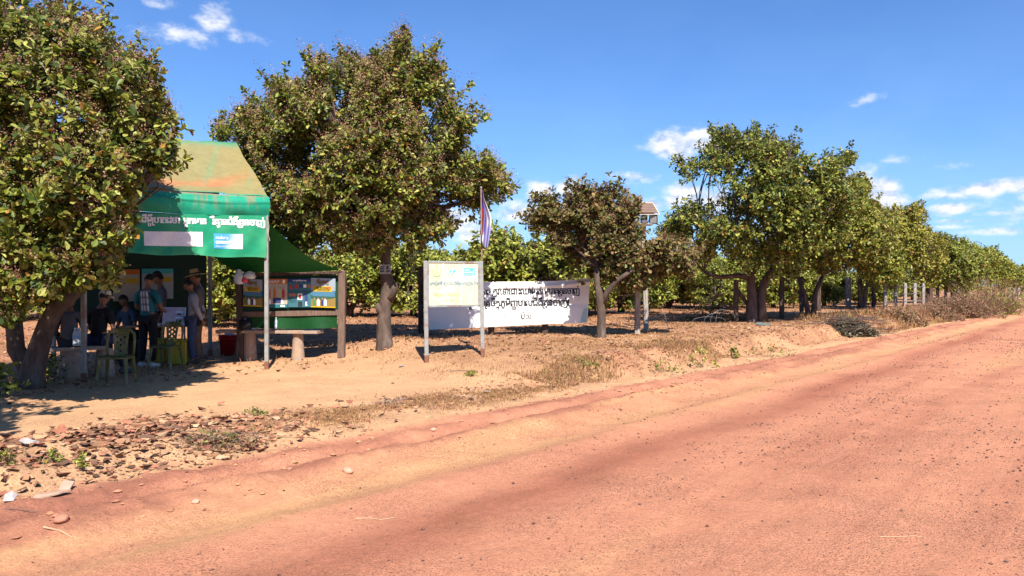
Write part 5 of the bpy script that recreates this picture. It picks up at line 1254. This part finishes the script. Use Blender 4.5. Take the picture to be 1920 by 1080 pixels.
# notice box nailed on the knotted trunk
nt_ = P3(722, 505, D2-.14); nn_ = thing('notice_plate', 'small grey plate with dark marks nailed to the knotted trunk', 'sign', tuple(nt_), .1)
MB().box((0, 0, 0), (.24, .02, .2), None, .003).build('plate', mat('plate_grey', (.27, .25, .22), .7, .2, 10), nn_)
q = MB()
for (x, z, w, h) in ((-.06, .05, .08, .02), (-.06, .01, .08, .02), (-.06, -.04, .08, .03), (.05, .03, .04, .07), (.06, -.04, .07, .03)): q.box((x, -.013, z), (w, .004, h))
q.build('markings', I_BK, nn_)

# ---------------------------------------------------------------- spirit house on its tall post with a floodlight
g4 = at(1212, 619); D5 = g4[1]; o = thing('spirit_house', 'small brown tiled roof house on a tall weathered post', 'spirit house', g4)
H_ = P3(1212, 420, D5).z-g4[2]; topx = P3(1206, 400, D5).x-g4[0]
q = MB(); q.beam((0, 0, -.1), (topx, 0, H_), .13); q.build('post', M_WOOD, o)
hc = Vector((topx+.02, 0, H_)); q = MB(); q.box(hc+Vector((0, 0, .12)), (.15, .3, .26), None, .01); q.build('house_wall', mat('house_grey', (.10, .11, .13), .7), o)
q = MB(); q.box(hc+Vector((-.0, 0, -.02)), (.46, .46, .03), None, .004); q.build('floor_plate', M_WOOD, o)
M_TILE = mat('roof_tile', (.20, .13, .10), .85, .25, 18, bump=.4)
q = MB()
for sy in (-1, 1):
    for k in range(6):
        a = k/6; x0 = -.33; d = .04+.30*a; z = .56-.30*a; wd = .44+.2*a
        q.box(hc+Vector((.02, sy*d, z)), (wd, .075, .018), Euler((sy*-.62+ (0), 0, 0)), .003)
rf = q.build('roof', M_TILE, o); q = MB(); q.beam(hc+Vector((-.22, 0, .59)), hc+Vector((.26, 0, .59)), .035); 
for sx in (-1, 1):
    for sy in (-1, 1): q.beam(hc+Vector((sx*.23+.02, 0, .58)), hc+Vector((sx*.34+.02, sy*.36, .24)), .022)
q.beam(hc+Vector((-.33, -.36, .235)), hc+Vector((.37, -.36, .235)), .022); q.build('ridge_trim', mat('roof_trim', (.55, .42, .32), .8), rf)
q = MB(); q.lathe([(.03, 0), (.02, .06), (.001, .12)], hc+Vector((-.22, 0, .6)), 8); q.build('finial', M_TILE, rf)
lt = P3(1225, 411, D5-.25); fx = thing('floodlight', 'square black floodlight mounted beside the spirit house roof', 'floodlight', tuple(lt), math.radians(-14))
RM = Euler((math.radians(22), 0, 0)); q = MB(); q.box((0, 0, 0), (.23, .06, .26), RM, .012); fbd = q.build('housing', mat('black_metal', (.02, .02, .022), .5), fx)
q = MB(); q.box(RM.to_matrix() @ Vector((0, -.034, .0)), (.18, .008, .20), RM, .002); q.build('glass', mat('lamp_glass', (.38, .36, .34), .12, .15, 6, spec=.8), fbd)
q = MB(); q.tube([(-.12, .04, .0), (-.13, .12, -.04), (-.2, .2, -.1), (-.3, .24, -.14)], .014, 6); q.build('bracket', M_STEEL, fx)
# ---------------------------------------------------------------- fence posts, wires
ORD = ['first', 'second', 'third', 'fourth', 'fifth', 'sixth', 'seventh', 'eighth', 'ninth', 'tenth', 'eleventh', 'twelfth', 'thirteenth', 'fourteenth', 'fifteenth', 'sixteenth']
def fpost(px, yb, yt, wpx, m, lab, grp, lean=0.0):
    b = at(px, yb); D = b[1]; h = ZC+(HZ-yt)/F*D-b[2]; w = wpx/F*D; o = thing('fence_post', lab, 'post', b, group=grp)
    q = MB(); bm = bmesh.new(); q.beam((0, 0, -.15), (lean, 0, h), w, w*.8); s_ = q.build('shaft', m, o); return b, D, h
fp = {}
fp['a'] = fpost(1195, 626, 527, 10, M_WOOD, 'short pale wooden gate post left of the spirit house post', 'pale fence posts', .01)
DP = [(1380, 604, 525, 8), (1466, 598, 519, 8), (1503, 589, 518, 7), (1535, 583, 519, 7), (1612, 577, 519, 7), (1638, 575, 519, 6), (1745, 570, 530, 6), (1758, 569, 531, 5)]
for i, (px, yb, yt, w) in enumerate(DP): fpost(px, yb, yt, w, M_DARKWOOD, 'dark fence post, %s from the left in the line along the road trees' % ORD[i], 'dark fence posts')
b, D, h = at(1380, 604), at(1380, 604)[1], 1.2
br = thing('brace_pole', 'dark slanting brace leaning from the leftmost dark fence post to the big tree', 'brace', b); q = MB(); q.beam((.02, .06, h*.95), (.78, .12, .1), .11); q.build('pole', M_DARKWOOD, br)
LPP = [(1565, 573, 520, 6), (1591, 576, 520, 8), (1660, 577.5, 531, 6), (1679, 576.5, 532, 5.5), (1697, 575, 531, 5.5), (1715, 573.5, 531, 5.5), (1731, 572, 531, 5), (1773, 567, 537, 4.5), (1785, 566, 538, 4.5), (1797, 565, 538, 4), (1892, 563, 539, 4), (1901, 563, 540, 4), (1910, 562.5, 540, 4)]
tops = []
for i, (px, yb, yt, w) in enumerate(LPP):
    tops.append(fpost(px, yb, yt, w, M_WOOD, 'weathered grey fence post, %s from the left of the pale row' % ORD[i], 'pale fence posts'))
M_WIRE = mat('wire', (.20, .20, .21), .45, .15, 20, metal=.3)
def strand(pts, r, lab, barbs=True, cat='wire', grp=None):
    P = [Vector(p) for p in pts]; o = thing('barbed_wire', lab, cat, tuple(P[0]), group=grp); q = MB(); dn = []
    for a, b in zip(P, P[1:]):
        n = max(2, int((b-a).length/.25)); dn += [a.lerp(b, k/n)+Vector((0, 0, -.03*math.sin(math.pi*k/n)*min(1, (b-a).length))) for k in range(n)]
    dn.append(P[-1]); q.tube([p-P[0] for p in dn], r, 5)
    if barbs:
        for k, p in enumerate(dn[1:-1]): q.beam(p-P[0]+Vector((-.02, 0, -.02)), p-P[0]+Vector((.02, 0, .02)), r*1.2); q.beam(p-P[0]+Vector((.02, 0, -.02)), p-P[0]+Vector((-.02, 0, .02)), r*1.2)
    q.build('wire_line', M_WIRE, o)
for lvl, nm in ((.33, 'lower'), (.78, 'middle'), (1.2, 'upper')):
    for rng_, nm2 in ((range(2, 7), 'between the five evenly spaced pale posts'), (range(7, 10), 'between the small pale posts behind the dry shrubs'), (range(10, 13), 'between the farthest pale posts at the right edge'), (range(0, 2), 'between the two leftmost pale posts')):
        pts = [Vector(tops[i][0])+Vector((0, -.08, min(lvl, tops[i][2]-.1))) for i in rng_]
        e = (pts[-1]-pts[0]).normalized()*.5; strand([pts[0]-e]+pts+[pts[-1]+e], .012, '%s barbed wire strand %s' % (nm, nm2), True, 'wire', 'fence wires')
ga, gb = Vector(fp['a'][0]), Vector(g4)
strand([P3(1140, 583, D5-.2), ga+Vector((0, -.09, .55)), gb+Vector((0, -.1, .58))], .009, 'sagging barbed wire crossing the two gate posts at mid height', True, 'wire', 'fence wires')
strand([P3(1168, 606, D5-.4), ga+Vector((0, -.09, .22)), gb+Vector((0, -.1, .3)), P3(1246, 588, D5+.3), P3(1254, 618, D5-.3)], .009, 'loose barbed wire drooping to the ground right of the gate posts', True, 'wire', 'fence wires')
cw = at(1355, 607); o = thing('wire_coil', 'loose loops of silvery wire lying by the leftmost dark fence post', 'wire', cw); q = MB()
for k, (rx, rz, ox, a0, a1) in enumerate(((.42, .38, 0, 20, 185), (.5, .28, -.1, 60, 200), (.3, .45, .1, 90, 260), (.55, .14, -.4, 0, 300))):
    q.tube([(ox+rx*math.cos(math.radians(a0+(a1-a0)*j/20)), .06*k-.02*j/5, max(.01, rz*math.sin(math.radians(a0+(a1-a0)*j/20))+.08)) for j in range(21)], .005, 5)
q.build('loops', M_WIRE, o)

# ---------------------------------------------------------------- cut branches, shrubs, sprouts, litter
def brush(name, label, loc, sx, sy, sz, ntip, L, pal, pw, seed, ntw=160, tw=.012, cat='brush pile', droop=.3, upright=False, nl=5):
    rng = np.random.default_rng(seed); o = thing(name, label, cat, loc)
    a = rng.random(ntip)*6.283; r = rng.random(ntip)**.6; z = (1-r**2)*rng.random(ntip)**.5
    P = np.stack([np.cos(a)*r*sx, np.sin(a)*r*sy, .03+z*sz], 1); D = rng.normal(size=(ntip, 3))+np.array([0, 0, .5 if upright else .1]); D /= np.linalg.norm(D, axis=1, keepdims=True)
    if L > 0:
        V, Q, C = leaf_mesh(P, D, nl, L, rng, pal, pw, False, None, droop); link('leaves', mesh_np('leaves', V, [Q], [M_LEAF], C), o)
    a = rng.random(ntw)*6.283; r = rng.random(ntw); P1 = np.stack([np.cos(a)*r*sx*1.1, np.sin(a)*r*sy*1.1, .05+rng.random(ntw)*sz*1.1], 1)
    P0 = P1*np.array([.35, .35, 0])+np.array([0, 0, .02]) if upright else P1+rng.normal(size=(ntw, 3))*np.array([.5*sx, .5*sy, .15*sz]); P0[:, 2] = np.clip(P0[:, 2], 0, 9)
    TV, TQ = twigs(P0, P1, tw); m = MB(); link('twigs', mesh_np('twigs', TV, [TQ], [mat('dry_twig', (.20, .11, .07), .9, .3, 10) if upright else M_BARK]), o); return o
PAL_D0 = [(.30, .15, .09), (.22, .12, .07), (.40, .24, .13), (.20, .17, .06)]
PAL_P = [(.24, .23, .14), (.11, .09, .045), (.07, .05, .03), (.33, .28, .19)]
p = at(1603, 632); brush('brush_pile', 'pile of cut leafy branches dumped beside the road', (p[0], p[1]+.5, p[2]), .95, .5, .5, 460, .095, PAL_P, [.16, .3, .42, .12], 61, 320)
brush('cut_branch', 'leafy cut branch standing up from the back of the branch pile', (p[0]+.05, p[1]+.75, p[2]), .22, .2, .82, 26, .13, PAL_G, PW_G, 62, 16, upright=True, cat='branch')
p = at(400, 838); brush('brush_pile', 'low tangle of dark dry twigs at the right end of the leaf heap', p, .5, .25, .07, 70, .05, PAL_D0, [.3, .3, .2, .2], 91, 70, .003)
p = at(1345, 603); brush('brush_pile', 'dark tangle of dead branches left of the leftmost dark fence post', (p[0], p[1], p[2]), 1.1, .6, .6, 60, .1, PAL_B, PW_B, 63, 160, .010)
PAL_D = [(.30, .15, .09), (.22, .12, .07), (.40, .24, .13), (.20, .17, .06)]
for i, (px, py, sx, sz, s_, lab) in enumerate(((1700, 612, 1.0, .8, 64, 'low reddish dry shrub right of the branch pile'), (1760, 603, 1.2, .7, 65, 'wide dry reddish shrub in front of the small pale posts'), (1818, 597, 2.0, 1.2, 66, 'tangled dry shrub below the rounded far tree'), (1868, 590, 2.4, 1.9, 67, 'dry shrub with green tips near the bend of the road'), (1783, 590, 1.6, .8, 68, 'dry shrub close behind the wide reddish one'))):
    p = at(px, py); brush('dry_shrub', lab, (p[0], p[1]+.3, p[2]), sx, sx*.6, sz, int(220*sx), .10, PAL_D if i != 3 else PAL_Y, [.3, .3, .2, .2] if i != 3 else PW_Y, s_, int(300*sx), .008, 'shrub', 0.0, True, 4)
for i, (px, py, sx, sz, L, pal, s_, lab) in enumerate(((1250, 700, .35, .32, .05, 0, 71, 'small weed on the bank face with thin green stems'), (1318, 690, .3, .42, .06, 1, 72, 'yellow-green seedling on the edge of the bank'), (1440, 670, .6, .3, .05, 0, 73, 'scrubby weed clump at the foot of the bank beside the road'), (1375, 672, .12, .25, .07, 0, 74, 'tiny sprout at the crumbling end of the bank'),
        (475, 782, .16, .07, .04, 0, 75, 'tiny flat weed in the sandy yard'), (95, 870, .08, .08, .035, 0, 76, 'green seedling in the leaf heap at the left'), (152, 885, .07, .12, .035, 1, 77, 'leafy green sprout in the middle of the leaf heap'), (8, 870, .1, .08, .04, 0, 78, 'green seedling at the left edge of the leaf heap'), (392, 832, .22, .08, .04, 0, 79, 'grassy weed at the right end of the leaf heap'),
        (97, 718, .2, .42, .09, 0, 80, 'leafy green sapling between the left trunk and the bench'), (884, 706, .1, .08, .05, 1, 81, 'small bright weed right of the sign post'), (1095, 690, .3, .15, .04, 0, 82, 'low weed on the bank left of the small seedling'), (3, 745, .3, .5, .12, 0, 83, 'green leafy plant at the left edge beside the trunk'))):
    p = at(px, py); brush('weed', lab, p, sx, sx*.7, sz, int(14+40*sx), L, (PAL_G, PAL_Y)[pal], (PW_G, PW_Y)[pal], s_, 14, .003, 'plant', 0, True, 4)
def flat_thing(name, lab, cat, px, py, pts, m, th=.01, tilt=(.1, .1), rz=0, z=.02):
    p = at(px, py); mb = MB(); n = len(pts); vs = [(x, y, .012*math.sin(x*60+y*40)) for x, y in pts]
    mb.add(vs+[(x, y, z_-th) for x, y, z_ in vs], [tuple(range(n)), tuple(range(n, 2*n))[::-1]]+[(i, (i+1) % n, n+(i+1) % n, n+i)[::-1] for i in range(n)])
    o = mb.build(name, m, None, loc=(p[0], p[1], p[2]+z)); o.rotation_euler = (tilt[0], tilt[1], rz); return tag(o, lab, cat)
M_PAP = mat('litter_paper', (.33, .30, .29), .7, .1, 30, dirt=(.45, .35, .3), dscale=20); M_PALE = mat('pale_board', (.38, .25, .18), .9, .15, 14, bump=.3)
flat_thing('paper_scrap', 'crumpled white wrapper at the lower left beside the road', 'litter', 17, 941, [(-.03, -.04), (.035, -.03), (.04, .04), (.0, .05), (-.04, .03)], M_PAP, .006, (.7, .2), .3, .03)
flat_thing('board_scrap', 'pale split wood scrap lying at the foot of the leaf heap', 'litter', 95, 932, [(-.13, -.03), (.05, -.045), (.13, -.01), (.09, .03), (-.1, .02)], M_PALE, .012, (.12, -.1), .5, .02)
flat_thing('board_scrap', 'upright pale wood chip beside the split wood scrap', 'litter', 122, 922, [(-.05, -.03), (.03, -.04), (.06, .03), (-.01, .045)], M_PALE, .012, (.8, -.2), .3, .04)
flat_thing('plastic_scrap', 'pale crumpled plastic sheet in the leaf heap', 'litter', 56, 836, [(-.08, -.03), (-.02, -.045), (.07, -.01), (.06, .03), (-.0, .012), (-.05, .04)], M_PAP, .006, (.5, .3), .2, .04)
flat_thing('cloth_scrap', 'pale turquoise rag lying below the tallest green tree', 'litter', 1432, 611, [(-.28, -.08), (-.05, -.1), (.2, -.05), (.26, .08), (-.1, .1), (-.2, .04)], ink('rag_dull', (.10, .125, .115)), .03, (.45, .15), .1, .06)
for i, (px, py) in enumerate(((1368, 644), (1386, 647), (1488, 630), (912, 738), (1466, 648), (1050, 668), (752, 688), (1672, 636))):
    flat_thing('paper_scrap', 'white litter scrap %s' % ('on the bank below the wire coil', 'just right of the scrap below the wire coil', 'on the sandy patch left of the branch pile', 'on the leaf strip right of the ash patch', 'beside the road edge below the sandy patch', 'on the dry grass below the white banner', 'on the sandy yard edge below the knotted trunk', 'by the road at the foot of the branch pile')[i], 'litter', px, py, [(-.07, -.02), (.05, -.03), (.07, .03), (-.05, .03)], M_PAP, .006, (.4, .1), i*.7, .025)
def stick(lab, px, py, pts, r, c=(.42, .3, .2)):
    p = at(px, py); n = max(abs(a) for a, b in pts); q = MB(); P = []
    for a, b in pts: P.append(Vector((a, b, h1(p[0]+a, p[1]+b)-p[2]+r*1.2)))
    q.tube(P, [r*(1-.5*i/len(P)) for i in range(len(P))], 5); o = q.build('stick', mat('stick%.2f' % c[0], c, .9, .2, 20), None, loc=p); return tag(o, lab, 'stick', None)
stick('pale straw twig lying on the road left of the centre', 705, 976, [(-.14, .0), (-.05, .02), (.03, .0), (.12, .05)], .004, (.46, .29, .18))
stick('dark thin stick at the lower left road edge', 32, 963, [(-.1, 0), (0, .03), (.1, .06)], .004, (.15, .09, .07))
stick('forked dry twig in the red strip beside the road', 112, 998, [(-.12, .02), (0, 0), (.1, -.04)], .006, (.5, .3, .18))
stick('thin curved stick on the sandy yard near the sign', 870, 697, [(-.25, .06), (-.05, .03), (.2, -.1)], .008, (.2, .12, .08))
stick('short pale stick lying on the right side of the road', 1694, 1008, [(-.14, .02), (-.06, .01), (0, -.005), (.07, .012), (.12, -.01)], .003, (.5, .28, .17))
for i, (px, py, r, lab) in enumerate(((652, 888, .05, 'smooth pale stone at the road edge'), (543, 881, .028, 'small flat stone on the verge left of the pale stone'), (812, 808, .035, 'brown round stone on the red verge'), (114, 982, .05, 'reddish lump of earth at the lower left'), (367, 945, .03, 'flat clod on the tan strip at lower left'))):
    p = at(px, py); bm = bmesh.new(); bmesh.ops.create_icosphere(bm, subdivisions=3, radius=r)
    for v in bm.verts: v.co *= 1+.22*(float(vn(np.array([v.co.x/r*1.3+i*7]), np.array([v.co.y/r*1.3]), np.array([v.co.z/r*1.3]), 5)[0])-.5)*2; v.co.z *= .62
    m = bpy.data.meshes.new('stone'); bm.to_mesh(m); bm.free(); m.materials.append(mat('stone%d' % (i % 2), ((.50, .27, .18), (.36, .16, .10))[i % 2], .85, .15, 20, bump=.3)); m.polygons.foreach_set('use_smooth', [True]*len(m.polygons))
    o = link('stone', m, None, (p[0], p[1], p[2]+r*.25)); tag(o, lab, 'stone')
for o in list(bpy.data.objects):
    if not o.users_collection: bpy.data.objects.remove(o)
